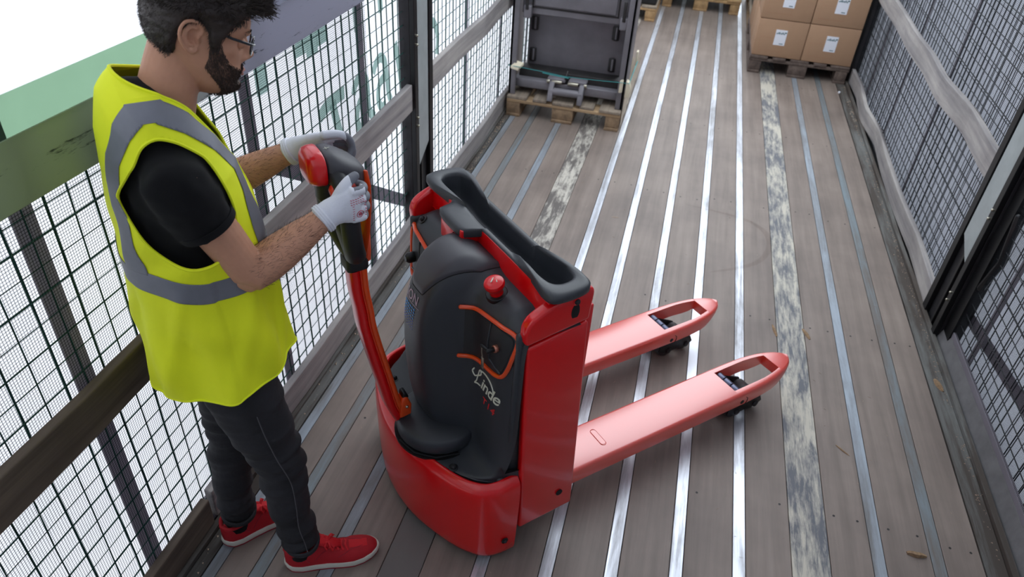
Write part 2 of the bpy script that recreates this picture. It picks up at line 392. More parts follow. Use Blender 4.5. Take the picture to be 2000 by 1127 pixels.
def wall(side, xi, sg):
    """xi: x of the inner face; sg: +1 when outside is +x"""
    X = lambda d: xi + sg * d
    def bx(mb, d0, d1, *a): return mb.box(min(X(d0), X(d1)), max(X(d0), X(d1)), *a)
    mb = MB(); n = 60; rr = []
    for k in range(n + 1):
        y = lerp(Y0, Y1, k / n); d = .012 * math.sin(y * 3.1) + .008 * noise.noise((y * 2, side, 0))
        rr.append([(X(.10 + d), y, -.12), (X(.10 + d * .6), y, .8), (X(.10 + d), y, 1.6), (X(.10), y, 2.62)])
    mb.rings(rr, closed=False, cap0=False, cap1=False)
    wl = tag(mb.build('wall_left' if side < 0 else 'wall_right', 'tarp_white' if side < 0 else 'tarp_grey', None, True), kind='structure')
    # welded wire mesh
    mb = MB(); w_ = .0026 if side < 0 else .0024
    def wire(p, q, r):
        N = 5 if side < 0 else 3; pts = []
        for k in range(N + 1):
            t = k / N; v = Vector(p).lerp(Vector(q), t); pts.append(v + Vector((0, R_.gauss(0, .002), 0)) if 0 < k < N else v)
        mb.tube(pts, r, 4, up=(1, .3, 0), round_=False, cap=False)
    y = Y0 + .9; k = 0; ztop = 1.30 if side < 0 else 1.9
    while y < 8.2:
        wire((X(.035), y, -.06), (X(.035), y + R_.gauss(0, .003), ztop), w_ * (1.25 if k % 2 else .85)); y += .0585; k += 1
    if side < 0:
        z = -.03; k = 0
        while z < ztop + .01:
            mb.tube([(X(.032), Y0 + .9, z), (X(.032), 3.0, z + R_.gauss(0, .002)), (X(.032), 8.2, z)], w_ * (1.0 if k % 2 else .6), 4, up=(1, .3, 0), round_=False, cap=False); z += .0585; k += 1
    else:
        y = Y0 + .93; k = 0
        while y < 8.2:
            if k % 3: wire((X(.062), y, -.06), (X(.062), y + R_.gauss(0, .004), ztop), w_ * 1.0)
            y += .0585; k += 1
        z = -.03; k = 0
        while z < ztop:
            mb.tube([(X(.032), Y0 + .9, z), (X(.032), 8.2, z)], w_ * 1.1, 4, up=(1, .3, 0), round_=False, cap=False)
            if k % 2: mb.tube([(X(.062), Y0 + .9, z + .02), (X(.062), 8.2, z + .02)], w_ * .8, 4, up=(1, .3, 0), round_=False, cap=False)
            z += .0585; k += 1
    o = mb.build('wire_mesh', 'wire' if side < 0 else 'wire_dark', wl, False); o['kind'] = 'stuff'
    # fine insect netting in front of the wire mesh
    mb = MB(); yn = 2.62 if side < 0 else 8.0
    zb = -.06 if side < 0 else .085
    mb.add([(X(.022), Y0, zb), (X(.022), yn, zb), (X(.022), yn, 1.29 if side < 0 else 1.9), (X(.022), Y0, 1.29 if side < 0 else 1.9)], [(0, 1, 2, 3)])
    mb.build('netting', 'net', wl, False)
    # upright webbing straps of the curtain
    ys = [.20, .99, 1.805, 2.60, 4.00, 4.80, 5.6] if side < 0 else [1.1, 1.95, 2.75, 4.35, 5.15, 5.95]
    for k, y in enumerate(ys):
        mb = MB(); hw = .028 if side < 0 else .03
        if y > 4 or side > 0: hw = .020
        mb.rings([[(X(.040), y - hw, z), (X(.044), y - hw, z), (X(.044), y + hw, z), (X(.040), y + hw, z)] for z in (-.08, .4, .9, 1.3, 1.9, 2.6)])
        mb.build('webbing_strap', 'strap', wl, False)
    # skirt pocket along the bottom of the curtain
    mb = MB(); wobbly(mb, min(X(.03), X(.075)), max(X(.03), X(.075)), -.09, -.01 if side > 0 else .03, Y0, 8.2, .003, 11 + side)
    mb.build('curtain_hem', 'wrap' if side > 0 else 'strap', wl, False)
    # posts
    for y in (3.02, 6.5):
        p = wl
        mb = MB(); bx(mb, .0, .05, y, y + .24, -.06, 2.62)
        post = mb.build('post', 'steel_dark', wl, False, bevel=.003)
        mb = MB(); bx(mb, -.022, .0, y, y + .040, -.05, 2.62); bx(mb, -.022, .0, y + .190, y + .24, -.05, 2.62); bx(mb, -.012, 0, y + .09, y + .11, -.05, 2.62)
        mb.build('flange', 'black', post, False, bevel=.002)
        mb = MB(); zc = .42 if side < 0 else .40
        for dy0, dy1 in ((.048, .182),):
            mb.prism([(y + dy0, zc + .0 - .02), (y + dy1, zc + .055), (y + dy1, 2.6), (y + dy0, 2.6)], lambda q: (X(-.018), q[0], q[1]), lambda q: (X(-.012), q[0], q[1]))
        mb.build('cover_plate', 'steel_grey', post, False, bevel=.002)
        for z in (.20, .24, .62, .66, 1.0, 1.04, 1.4):
            mb = MB(); mb.tube([(X(-.020), y + .02, z), (X(-.028), y + .02, z)], .006, 8, up=(0, 0, 1)); mb.build('bolt', 'silver', post)
    # slats lying in the post pockets
    def slat(ya, yb, z0, z1, mat, amp, seed, name='timber_slat', d=-.006, lab=None):
        mb = MB(); a, b = X(d), X(d + .028); wobbly(mb, min(a, b), max(a, b), z0, z1, ya, yb, amp, seed, .1, .003)
        o = mb.build(name, mat, wl, False, bevel=.004); 
        if lab: o['label'] = lab
    if side < 0:
        slat(-1.1, 1.66, .70, .82, 'slat_dark', .006, 2, lab='dark brown weathered slat'); slat(1.68, 3.02, .70, .825, 'slat', .010, 5); slat(3.26, 6.5, .70, .82, 'slat', .010, 6); slat(6.74, 8.2, .70, .82, 'slat', .006, 7)
        slat(-1.1, 1.2, .015, .125, 'slat_dark', .004, 20, lab='dark brown weathered slat'); slat(1.22, 3.02, .015, .135, 'slat', .008, 21); slat(3.26, 6.5, .012, .13, 'slat', .010, 22); slat(6.74, 8.2, .012, .13, 'slat', .005, 23)
    else:
        slat(3.26, 6.5, .69, .815, 'slat', .022, 31); slat(6.74, 8.2, .69, .81, 'slat', .008, 32)
        slat(3.26, 6.5, .015, .125, 'slat', .014, 33); slat(6.74, 8.2, .015, .12, 'slat', .008, 34)
    return wl, X
wl, XL = wall(-1, -1.172, -1)
wr, XR = wall(1, 1.372, 1)
# grey fabric band at eye height on the left curtain
def band(z0, z1, x, mat, name, lab=None, ya=Y0, yb=8.4):
    mb = MB(); rr = []
    for k in range(61):
        y = lerp(ya, yb, k / 60); d = .006 * math.sin(y * 2.3 + z0 * 3)
        rr.append([(x + d, y, z0), (x + d + .004, y, z0), (x + d + .004, y, z1), (x + d, y, z1)])
    mb.rings(rr); o = mb.build(name, mat, wl, False)
    if lab: o['label'] = lab
def bandmat(name, grey, green):
    m, n, p, o = nodes(name); t = n.nodes.new('ShaderNodeTexCoord'); s = n.nodes.new('ShaderNodeSeparateXYZ'); n.links.new(t.outputs['Object'], s.inputs[0])
    mr = n.nodes.new('ShaderNodeMapRange'); mr.inputs[1].default_value = 1.1; mr.inputs[2].default_value = 1.75; n.links.new(s.outputs[1], mr.inputs[0])
    c = mix(n, mr.outputs[0], green, grey)  # near end gets the green of a reflection painted into the fabric colour
    f = noise_n(n, coords(n, (3, 3.5, 26)), 1, 8, .8, .3); k = ramp(n, f, [(.575, (0, 0, 0)), (.65, (1, 1, 1))])
    c = mix(n, k, c, srgb(58, 62, 60)); d = n.nodes.new('ShaderNodeBsdfDiffuse'); tr = n.nodes.new('ShaderNodeBsdfTranslucent'); ms = n.nodes.new('ShaderNodeMixShader'); ms.inputs[0].default_value = .5
    n.links.new(c, d.inputs[0]); n.links.new(c, tr.inputs[0]); n.links.new(d.outputs[0], ms.inputs[1]); n.links.new(tr.outputs[0], ms.inputs[2]); n.links.new(ms.outputs[0], o.inputs[0]); return m
M['band'] = bandmat('scuffed grey band', srgb(176, 176, 188), srgb(168, 178, 152)); M['band_hi'] = film('pale green reflection film', (.52, .66, .53, 1))
band(1.300, 1.432, XL(-.004), 'band', 'fabric_band'); band(1.425, 1.505, XL(.006), 'band_hi', 'fabric_band', 'upper fabric band with painted pale green reflection', Y0, 1.60); band(1.425, 1.505, XL(.004), 'band', 'fabric_band', None, 1.60, 8.4)
# sloping tension straps
def strap_line(p, q, w, name, mat='strap'):
    p, q = Vector(p), Vector(q); mb = MB(); d = (q - p).normalized(); s = Vector((0, -d.z, d.y)) * w
    mb.rings([[c - s, c + s, c + s + Vector((.003, 0, 0)), c - s + Vector((.003, 0, 0))] for c in (p, (p + q) / 2, q)])
    mb.build(name, mat, wl if p.x < 0 else wr, False)
strap_line((XL(.046), 1.83, .985), (XL(.046), 3.02, .215), .03, 'tension_strap')
strap_line((XR(.07), 1.6, .34), (XR(.07), 3.0, .16), .03, 'tension_strap')
# lettering film on the left curtain: strokes given as (y, z) on the curtain
def stroke(pts, w):
    mb = MB(); P = [Vector((XL(.082), y, z)) for y, z in pts]; N = len(P)
    vs = []
    for i, p in enumerate(P):
        t = (P[min(i + 1, N - 1)] - P[max(i - 1, 0)]).normalized(); s = Vector((0, -t.z, t.y)) * w
        vs += [p - s, p + s]
    mb.add(vs, [(2 * i, 2 * i + 1, 2 * i + 3, 2 * i + 2) for i in range(N - 1)]); mb.build('letter_stroke', 'film', wl, False)
for pts, w_ in (([(1.965, 1.30), (1.962, 1.15)], .036), ([(2.225, 1.30), (2.22, 1.19)], .036), ([(2.30, 1.30), (2.30, 1.165)], .042), ([(2.375, 1.30), (2.375, 1.185)], .036),
               ([(2.665, 1.30), (2.668, 1.23), (2.672, 1.15)], .026), ([(2.90, 1.30), (2.91, 1.16)], .024),
               ([(2.305, .935), (2.36, .952), (2.44, .958), (2.52, .955)], .026), ([(2.415, .95), (2.435, .87), (2.475, .74)], .027),
               ([(2.60, .915), (2.62, .948), (2.67, .965), (2.715, .945), (2.735, .90), (2.74, .80), (2.79, .745)], .022), ([(2.72, .875), (2.65, .862), (2.615, .81), (2.64, .755), (2.70, .75)], .022),
               ([(2.80, .935), (2.83, .965), (2.88, .978), (2.925, .95), (2.94, .90), (2.955, .80), (2.98, .75)], .021), ([(2.93, .885), (2.86, .868), (2.84, .81), (2.87, .76), (2.92, .76)], .021),
               ([(3.05, .99), (3.085, .89), (3.115, .77)], .024), ([(3.49, .955), (3.56, .945), (3.61, .90), (3.63, .84), (3.61, .77)], .024)):
    stroke([tuple(v) for v in spline([(a, b, 0) for a, b in pts], 6)] and [(v.x, v.y) for v in spline([(a, b, 0) for a, b in pts], 6)], w_)
# ribbed rubber flap outside the right edge, near end of the trailer
y = 0.2
while y < 2.95:
    mb = MB(); a = .0; mb.rings([[(1.364, yy, -.02 + dz), (1.372, yy, -.025 + dz), (1.404, yy, .072 + dz), (1.395, yy, .078 + dz)] for yy, dz in ((y, 0), (y + .112, .007))])
    mb.build('rubber_flap', 'flap', wr, False); y += .114
mb = MB(); wobbly(mb, 1.392, 1.404, .074, .100, 0, 2.98, .001, 44); mb.build('flap_rail', 'strap', wr, False)
mb = MB(); mb.tube([(1.40, 2.93, .35), (1.41, 2.90, .5), (1.40, 2.93, .7)], .016, 8); mb.box(1.385, 1.43, 2.94, 3.02, -.05, 2.5)  # dark upright strip and tube added beside the right post
mb.build('dark_post_strip', 'black', wr)
# unseen roof canvas added over the near part to darken it; open beyond
mb = MB(); rr = []
for k in range(31):
    y = lerp(Y0, 2.7, k / 30); dz = .015 * math.sin(k * 1.3); rr.append([(-1.28, y, 2.62 + dz), (0, y, 2.66 + dz), (1.48, y, 2.62 + dz)])
mb.rings(rr, closed=False, cap0=False, cap1=False); tag(mb.build('added_ceiling', 'roof', None, True, angle=180), kind='structure')
# front bulkhead and rear
mb = MB(); mb.box(-1.3, 1.5, Y0 - .05, Y0, -.05, 2.6); tag(mb.build('wall_back', 'tarp_grey', None, False), kind='structure')
# the yard the trailer stands in
M['yard'] = plain('yard concrete', srgb(150, 148, 142), .85, var=.1, vscale=.8)
mb = MB(); mb.add([(-30, -30, -1.15), (30, -30, -1.15), (30, 30, -1.15), (-30, 30, -1.15)], [(0, 1, 2, 3)]); tag(mb.build('ground', 'yard', None, False), kind='structure')
# ================================================================== THE PALLET TRUCK
TH = math.radians(45.2); TO = Vector((-.7437, 1.3586, 0))
truck = empty('pallet_truck', TO, TH, label='red electric pallet truck with charcoal body and orange tiller, held by the worker', category='pallet truck')
def tr(u, r, z): return (u, -r, z)
def outline(inset=0, n=10, umax=.376):
    """plan of the drive skirt: right half from the back corner round the nose, then mirrored"""
    H_ = [(umax, .362), (.33, .362), (.292, .356), (.258, .338), (.226, .300), (.202, .255), (.178, .19), (.158, .12), (.148, .06), (.145, 0)]
    full = H_ + [(u, -r) for u, r in H_[-2::-1]]
    P = spline([(a, b, 0) for a, b in full], 3); out = []
    for i, p in enumerate(P):
        t = (P[min(i + 2, len(P) - 1)] - P[max(i - 2, 0)]).normalized(); nrm = Vector((-t.y, t.x, 0))
        q = p - nrm * inset * (-1)
        q = p + Vector((t.y, -t.x, 0)) * (-inset) if False else p + Vector((0, 0, 0)) + (Vector((.30, 0, 0)) - p).normalized() * 0
        nn = Vector((t.y, -t.x, 0))
        if nn.dot(Vector((.34, 0, 0)) - p) < 0: nn = -nn
        q = p + nn * inset
        if i in (0, len(P) - 1): q.x = umax
        else: q.x += (-.012 + .045 * q.y) * sstep(.36, .26, q.x)
        out.append(q)
    return out
def ring(inset, z, zf=None): return [tr(p.x, p.y, (z + (zf(p) if zf else 0))) for p in outline(inset)]
rim = lambda p: -.012 * sstep(.30, .15, p.x) * 0 + .018 * sstep(.22, .36, p.x)
nose = lambda p: .010 * sstep(.10, .34, abs(p.y)) * sstep(.36, .20, p.x)
mb = MB()
rs = [ring(.016, .026, nose), ring(.010, .022, nose), ring(.003, .034), ring(.0, .11), ring(-.002, .20), ring(-.004, .28), ring(.0, .318, rim), ring(.004, .328, rim), ring(.022, .342, rim), ring(.030, .343, rim), ring(.034, .336, rim), ring(.036, .30, rim)]
mb.rings(rs, closed=False, cap0=False, cap1=False)
mb.build('skirt', 'red', truck, True, solid=0, sub=1)
mb = MB()                                        # back closing plates of the skirt
for sgn in (1, -1): mb = MB(); mb.box(.34, .374, *sorted((-sgn * .30, -sgn * .360)), .04, .33); mb.build('skirt_bracket', 'red', truck, True, bevel=.006)
mb = MB(); mb.box(.31, .52, -.30, .30, .05, .30); mb.build('chassis', 'black', truck, True, bevel=.01)
mb = MB(); mb.tube([tr(.27, -.045, .115), tr(.27, .045, .115)], .115, 28, round_=False); mb.build('drive_wheel', 'wheel', truck, bevel=.01)
for r in (.27, -.27):
    mb = MB(); mb.tube([tr(.30, r - .02, .06), tr(.30, r + .02, .06)], .06, 20, round_=False); mb.build('castor_wheel', 'wheel', truck, bevel=.006)
# moulded charcoal body: profile in (u, z) blended between the flat flanks and the hump
FL = [(.168, .318), (.185, .336), (.24, .340), (.295, .350), (.318, .372), (.326, .43), (.329, .54), (.331, .64), (.332, .74), (.334, .82), (.343, .866), (.366, .900), (.402, .916), (.50, .918)]
HU = [(.168, .318), (.190, .336), (.23, .338), (.262, .342), (.248, .358), (.228, .405), (.214, .48), (.204, .58), (.200, .68), (.205, .78), (.232, .875), (.280, .940), (.350, .962), (.47, .925)]
def body_pt(r, s):
    i = min(int(s), len(FL) - 2); t = s - i
    def cr(T_):
        P = [T_[max(0, min(len(T_) - 1, i + k))] for k in (-1, 0, 1, 2)]
        return [.5 * (2 * P[1][c] + (P[2][c] - P[0][c]) * t + (2 * P[0][c] - 5 * P[1][c] + 4 * P[2][c] - P[3][c]) * t * t + (3 * P[1][c] - P[0][c] - 3 * P[2][c] + P[3][c]) * t ** 3) for c in (0, 1)]
    a = cr(FL); b = cr(HU); rr = abs(r)
    wz = b[1]; hw = lerp(.135, .108, sstep(.40, .90, wz))           # half width of the hump narrows upward
    w_ = max(0, 1 - (rr / hw) ** 2.5) ** .62; w_ = max(w_, .30 * (1 - sstep(hw * .80, hw * 1.45, rr)))
    w_ = .5 * w_ + .5 * (1 - sstep(hw * .45, hw * 1.22, rr))
    u = lerp(a[0], b[0], w_); z = lerp(a[1], b[1], w_)
    # deck follows the plan of the skirt
    o_ = table([(0, .172), (.06, .175), (.12, .186), (.19, .206), (.25, .236), (.285, .262), (.312, .295), (.335, .345), (.346, .37)], rr)[0]
    if s < 4.5:
        k = (4.5 - s) / 4.5; u = max(u, o_ + .0) if s > .9 else o_ + (u - .168)
        u = max(u, o_ + .004 * s)
        u += (-.012 + .045 * r) * (1 - s / 4.5) * (1 - sstep(.24, .33, rr))
    # rounding towards the side plates at the top
    z -= .05 * sstep(.26, .36, rr) * sstep(9.5, 12, s); u += .030 * sstep(.25, .345, rr) * sstep(4, 6, s)
    return Vector((u, -r, z))
mb = MB(); NR = 96; rows = []
for j in range(NR + 1):
    r = lerp(-.346, .346, j / NR); rows.append([body_pt(r, k / 4) for k in range(4 * 13 + 1)])
mb.rings(rows, closed=False, cap0=False, cap1=False)
body = mb.build('body_cover', 'cover', truck, True, angle=180)
mb = MB(); mb.box(.45, .53, -.325, .325, .30, .90); mb.build('battery_box', 'red', truck, True, bevel=.004)
for sg in (1, -1):
    mb = MB(); mb.box(.350, .42, *sorted((-sg * .308, -sg * .330)), .30, .885); mb.build('cover_flank', 'cover', truck, True, bevel=.01)
    mb = MB(); mb.box(.318, .40, *sorted((-sg * .285, -sg * .331)), .27, .352); mb.build('deck_corner', 'cover', truck, True, bevel=.012, seg=3)
# smooth grey cap on the hump
mb = MB(); rows = []
for j in range(41):
    r = lerp(-.098, .098, j / 40); row = []
    lo = 9.78 + 2.0 * max(0, (abs(r) - .030) / .068) ** 1.25
    for k in range(25):
        s = lerp(lo, 12.55, k / 24); p = body_pt(r * (1.0), s); q = body_pt(r, s + .05); t = (q - p).normalized(); nn = Vector((-t.z, 0, t.x))
        e = min(1, min(k, 24 - k) / 2.0, min(j, 40 - j) / 2.0)
        row.append(p + nn * (.007 * e ** .5 - .0005))
    rows.append(row)
mb.rings(rows, closed=False, cap0=False, cap1=False); mb.build('hump_cap', 'cover_cap', truck, True, angle=180)
mb = MB(); mb.tube([rows[0][24 - k] for k in range(25)] + [r_[0] for r_ in rows[1:]] + [rows[-1][k] for k in range(1, 25)], .0016, 5, cap=False); mb.build('cap_seam', 'gap', truck)
def on_body(r, z, off=.0):
    best = None
    for k in range(16, 48 * 4):
        s = k / 16
        if s > 13: break
        p = body_pt(r, s)
        if s > 4.2 and (best is None or abs(p.z - z) < best[0]): best = (abs(p.z - z), s)
    s = best[1]
    for _ in range(12):
        p = body_pt(r, s); q = body_pt(r, min(13, s + .01)); d = (q.z - p.z) / .01
        if abs(d) < 1e-5: break
        s = max(4.2, min(12.9, s + max(-.2, min(.2, (z - p.z) / d))))
    p = body_pt(r, s); t = (body_pt(r, s + .01) - p); t2 = (body_pt(r + .002, s) - p); nn = t.cross(t2).normalized()
    if nn.x > 0: nn = -nn
    return p + nn * off
# key recess on the near side and its mirror on the far side
def pane(R, Z, sg, mat, name, off, parent, n=10):
    pass
for sg in (1, -1):
    RC = [(.104, .842), (.160, .852), (.218, .862), (.262, .868), (.300, .864), (.315, .846), (.306, .790), (.294, .742), (.280, .716), (.255, .708), (.18, .694), (.116, .682)]
    path = [on_body(sg * p.x, p.y, .004) for p in spline([(a, b, 0) for a, b in RC], 4)]
    nb = MB(); nb.tube(path, .0062, 8); rimo = nb.build('recess_rim', 'orange', truck)
    inner = [(a + (.20 - a) * .10, b + (.775 - b) * .10) for a, b in RC]
    nb = MB(); P = spline([(a, b, 0) for a, b in inner], 4); C_ = on_body(sg * .20, .775, .002)
    outer = [on_body(sg * p.x, p.y, .0015) for p in P]; dp = [q + Vector((.016, 0, 0)) + (C_ - q) * .10 for q in outer]
    # dark pocket face
    mid_ = [q.lerp(C_, .35) + Vector((-.0, 0, 0)) for q in outer]
    vs = [on_body(sg * p.x, p.y, .0025) for p in P]; N = len(vs); grid = [vs]
    for k in range(1, 6):
        t = k / 5; grid.append([on_body(sg * lerp(p.x, .20, t), lerp(p.y, .775, t), .0025) for p in P])
    nb.rings(grid, closed=True, cap0=False, cap1=False)
    pk = nb.build('pocket', 'rubber', truck, True, angle=180)
    nb = MB(); nb.tube([on_body(sg * .218, .850, .004), on_body(sg * .214, .78, .004), on_body(sg * .228, .74, .004), on_body(sg * .275, .725, .004)], .003, 6); nb.build('pocket_edge', 'cover', pk)
    if sg > 0:
        nb = MB(); p0 = on_body(.258, .800, .0); nb.tube([p0, p0 + Vector((-.012, 0, 0))], .011, 16, round_=False); kl = nb.build('key_barrel', 'copper', pk, bevel=.002)
        nb = MB(); nb.tube([p0 + Vector((-.010, 0, 0)), p0 + Vector((-.030, .0, 0))], .007, 12); nb.tube([p0 + Vector((-.026, 0, 0)), p0 + Vector((-.03, .03, -.002))], .0055, 8); kk = nb.build('key', 'black', pk)
        nb = MB(); nb.tube([p0 + Vector((-.03, .03, -.002)), p0 + Vector((-.028, .032, -.03)), p0 + Vector((-.026, .030, -.045))], .002, 6); q = p0 + Vector((-.026, .030, -.045)); nb.box(q.x - .0015, q.x + .0015, q.y - .006, q.y + .006, q.z - .038, q.z); nb.build('key_tag', 'silver', kk, bevel=.001)
    else:
        nb = MB(); p0 = on_body(-.255, .78, .0); nb.tube([p0, p0 + Vector((-.02, 0, 0))], .017, 14); nb.build('pocket_knob', 'black', pk)
# screws in the cover
def screw(p, nn, parent, rad=.012, mat='black'):
    nb = MB(); nn = nn.normalized(); nb.tube([p - nn * .002, p + nn * .002], rad * 1.25, 18, up=(1, .1, 0), round_=False); o = nb.build('washer', 'rubber', parent, bevel=.001)
    nb = MB(); nb.tube([p, p + nn * .006], rad * .72, 14, up=(1, .1, 0)); nb.build('screw', 'steel_dark', o)
for r, z in ((.318, .905), (-.262, .900)):
    p = on_body(r, z); q = body_pt(r, 11); screw(on_body(r, z, .001), on_body(r, z, 1) - p, body)
for r in (.215, -.215): screw(Vector((.232, -r, .3395)), Vector((0, 0, 1)), body)
# emergency stop
p = min((body_pt(.172, 10.4 + k * .05) for k in range(50)), key=lambda q: abs(q.x - .375)); ax = Vector((-.30, -.05, 1)).normalized()
nb = MB(); nb.tube([p - ax * .012, p + ax * .0035], .030, 28, up=(1, 0, 0), round_=False); es = nb.build('stop_collar', 'black', truck, bevel=.002)
nb = MB(); prof = [(0, .019), (.012, .0185), (.022, .020), (.030, .027), (.038, .0285), (.044, .026), (.048, .018), (.050, .006)]
nb.tube([p + ax * a for a, b in prof], [b for a, b in prof], 32, up=(1, 0, 0), round_=False); eb = nb.build('emergency_stop', 'red', truck); 
nb = MB(); nb.tube([p + ax * .0502 + Vector((-.009, -.004, 0)), p + ax * .0502 + Vector((.005, .009, 0))], .0018, 6, up=(0, 0, 1)); nb.tube([p + ax * .0502 + Vector((.005, -.010, 0)), p + ax * .0502 + Vector((.010, .004, 0))], .0018, 6); nb.build('arrow_mark', 'white_print', eb)
# rotating disc under the tiller
DC = Vector((.268, -.045, .0))
nb = MB(); prof = [(.348, .124), (.356, .129), (.376, .131), (.394, .129), (.403, .121), (.405, .06), (.405, .01)]
nb.tube([Vector((DC.x, DC.y, z)) for z, r in prof], [r for z, r in prof], 48, up=(1, 0, 0), round_=False, cap=True); disc = nb.build('swivel_disc', 'cover', truck, angle=50)
nb = MB(); nb.tube([Vector((DC.x, DC.y, .336)), Vector((DC.x, DC.y, .3445))], .138, 48, up=(1, 0, 0), round_=False); nb.build('disc_gap', 'black', truck)
nb = MB()
arc = [(-.132, .0), (-.114, .066), (-.066, .114), (0, .132), (.058, .12)]
nb.tube([Vector((DC.x + a, DC.y - b, .342)) for a, b in arc], .004, 6); nb.build('disc_brush', 'rubber', disc)
# side plates that rise with the forks
def side_plate(sg):
    lean = lambda z: .362 - .016 * sstep(.3, 1.0, z)
    out_lo = [(.378, .118), (.588, .128), (.572, .50), (.556, .878), (.362, .850), (.368, .50)]
    def X(o, uv): u, z = uv; return Vector((u, -sg * (lean(z) + o), z))
    nb = MB(); nb.prism([(.386, .124), (.582, .134), (.566, .50), (.554, .876), (.366, .850), (.374, .50)], lambda q: X(-.030, q), lambda q: X(0, q))
    lo = nb.build('side_plate', 'red', truck, True, bevel=.009, seg=3)
    hi_ = spline([(.362, .858, 0), (.358, .90, 0), (.372, .932, 0), (.41, .955, 0), (.46, .972, 0), (.52, .986, 0), (.548, .984, 0), (.560, .968, 0), (.556, .92, 0), (.553, .882, 0)], 4)
    nb = MB(); nb.prism([(p.x, p.y) for p in hi_], lambda q: X(-.032, q), lambda q: X(.002, q))
    hi = nb.build('side_plate_top', 'red', truck, True, bevel=.012, seg=4)
    # round hole, screw and slot of the top piece
    n_ = Vector((0, -sg, 0)); c = X(.003, (.503, .957)); nb = MB(); nb.tube([c - n_ * .002, c + n_ * .001], .012, 18, up=(0, 0, 1), round_=False); s_ = nb.build('screw_recess', 'red', hi, bevel=.001)
    nb = MB(); nb.tube([c, c + n_ * .003], .008, 14, up=(0, 0, 1)); nb.build('screw', 'steel_dark', s_)
    ol = []; 
    for k in range(20):
        an = 2 * math.pi * k / 20; ol.append((.503 + .013 * math.cos(an) * (1 if math.cos(an) > 0 else 1), .925 + .020 * max(-1, min(1, 1.25 * math.sin(an)))))
    nb = MB(); nb.prism(ol, lambda q: X(.0, q), lambda q: X(.0028, q)); nb.build('lifting_slot', 'gap', hi, bevel=.001)
    c = X(.001, (.525, .215)); nb = MB(); nb.tube([c - n_ * .002, c + n_ * .0012], .0115, 18, up=(0, 0, 1), round_=False); nb.build('bore_hole', 'gap', lo, bevel=.001)
    return lo
side_plate(1); side_plate(-1)
c = Vector((.335, -.3635, .10)); nb = MB(); nb.tube([c, c + Vector((0, -.003, 0))], .011, 18, up=(0, 0, 1), round_=False); o = nb.build('bore_hole', 'gap', truck); nb = MB(); nb.tube([c, c + Vector((0, -.005, 0))], .006, 12, up=(0, 0, 1)); nb.build('screw', 'steel_dark', o)
# red bulkhead, tray bracket
nb = MB(); nb.box(.545, .575, -.335, .335, .15, .915); nb.build('fork_carriage', 'red', truck, True, bevel=.005)
nb = MB(); nb.box(.427, .434, -.335, .05, .80, .985); nb.box(.425, .56, -.335, .335, .90, .906); nb.build('tray_front_plate', 'red', truck, True, bevel=.002)
nb = MB(); nb.box(.374, .381, .032, .152, .86, .985); nb.box(.374, .43, .028, .035, .86, .985); nb.box(.374, .43, .149, .156, .86, .985); nb.box(.427, .434, .14, .335, .83, .985); nb.build('tray_bracket', 'red', truck, True, bevel=.003)
nb = MB(); nb.tube([(.372, .075, .955), (.376, .075, .955)], .0035, 8, up=(0, 0, 1), round_=False); nb.build('bracket_hole', 'gap', truck)
# moulded tray: outline in (u, r)
def tray():
    loop_ = [(.427, .26), (.418, .295), (.414, .335), (.424, .360), (.46, .366), (.51, .362), (.538, .350), (.550, .322), (.546, .27), (.536, .215), (.531, .16), (.531, 0), (.531, -.15), (.535, -.21), (.546, -.265), (.550, -.315), (.538, -.345), (.51, -.355), (.46, -.358), (.424, -.350), (.412, -.325), (.412, -.27), (.425, -.232), (.430, -.20), (.420, -.186), (.388, -.178), (.376, -.168), (.370, -.13), (.370, -.06), (.376, -.034), (.388, -.024), (.418, -.020), (.427, -.008), (.428, .10)]
    pts = spline([(a, b, 0) for a, b in loop_ + [loop_[0]]], 3)[:-1]
    inner = [(.446, .20), (.446, 0), (.446, -.16), (.442, -.24), (.446, -.29), (.466, -.312), (.50, -.312), (.520, -.296), (.526, -.25), (.516, -.19), (.512, -.12), (.512, .12), (.516, .19), (.526, .25), (.520, .296), (.50, .312), (.466, .312), (.446, .29), (.442, .24)]
    pin = spline([(a, b, 0) for a, b in inner + [inner[0]]], 3)[:-1]
    zt = lambda p: .990 + .014 * sstep(.17, .26, abs(p.y))
    def res(P, n):
        # resample a closed loop by angle about the centre
        c = Vector((.479, 0, 0)); L = []
        for k in range(n):
            an = 2 * math.pi * k / n; d = Vector((math.cos(an) * .25, math.sin(an), 0)).normalized(); best = None
            for a, b in zip(P, P[1:] + P[:1]):
                e = b - a; det = d.x * (-e.y) + e.x * d.y
                if abs(det) < 1e-9: continue
                w0 = a - c; t = (w0.x * (-e.y) + e.x * w0.y) / det; q = (d.x * w0.y - d.y * w0.x) / det
                if t > 0 and -.001 <= q <= 1.001 and (best is None or t > best): best = t
            L.append(c + d * best)
        return L
    n = 360; O = res(pts, n); I = res(pin, n); c = Vector((.479, 0, 0))
    def at(P, f, z): return [(lerp(c.x, p.x, f), -lerp(c.y, p.y, f), z + zt(p)) for p in P]
    def between(t, z): return [(lerp(a.x, b.x, t), -lerp(a.y, b.y, t), z + zt(a)) for a, b in zip(O, I)]
    rr = [at(O, .985, -.026), between(0, -.022), between(0, -.007), between(.10, -.0015), between(.25, 0), between(.75, 0), between(.92, -.003), between(1.0, -.012)]
    rr += [[(lerp(.479, x, .96), y * .985, z - .040) for x, y, z in rr[-1]], [(lerp(.479, x, .86), y * .96, .925) for x, y, z in rr[-1]], [(lerp(.479, x, .70), y * .93, .918) for x, y, z in rr[-1]]]
    nb = MB(); nb.rings(rr, closed=True, cap0=False, cap1=True); t = nb.build('tray', 'cover_cap', truck, True, angle=70)
    t.data.materials[0] = M['cover']
tray()
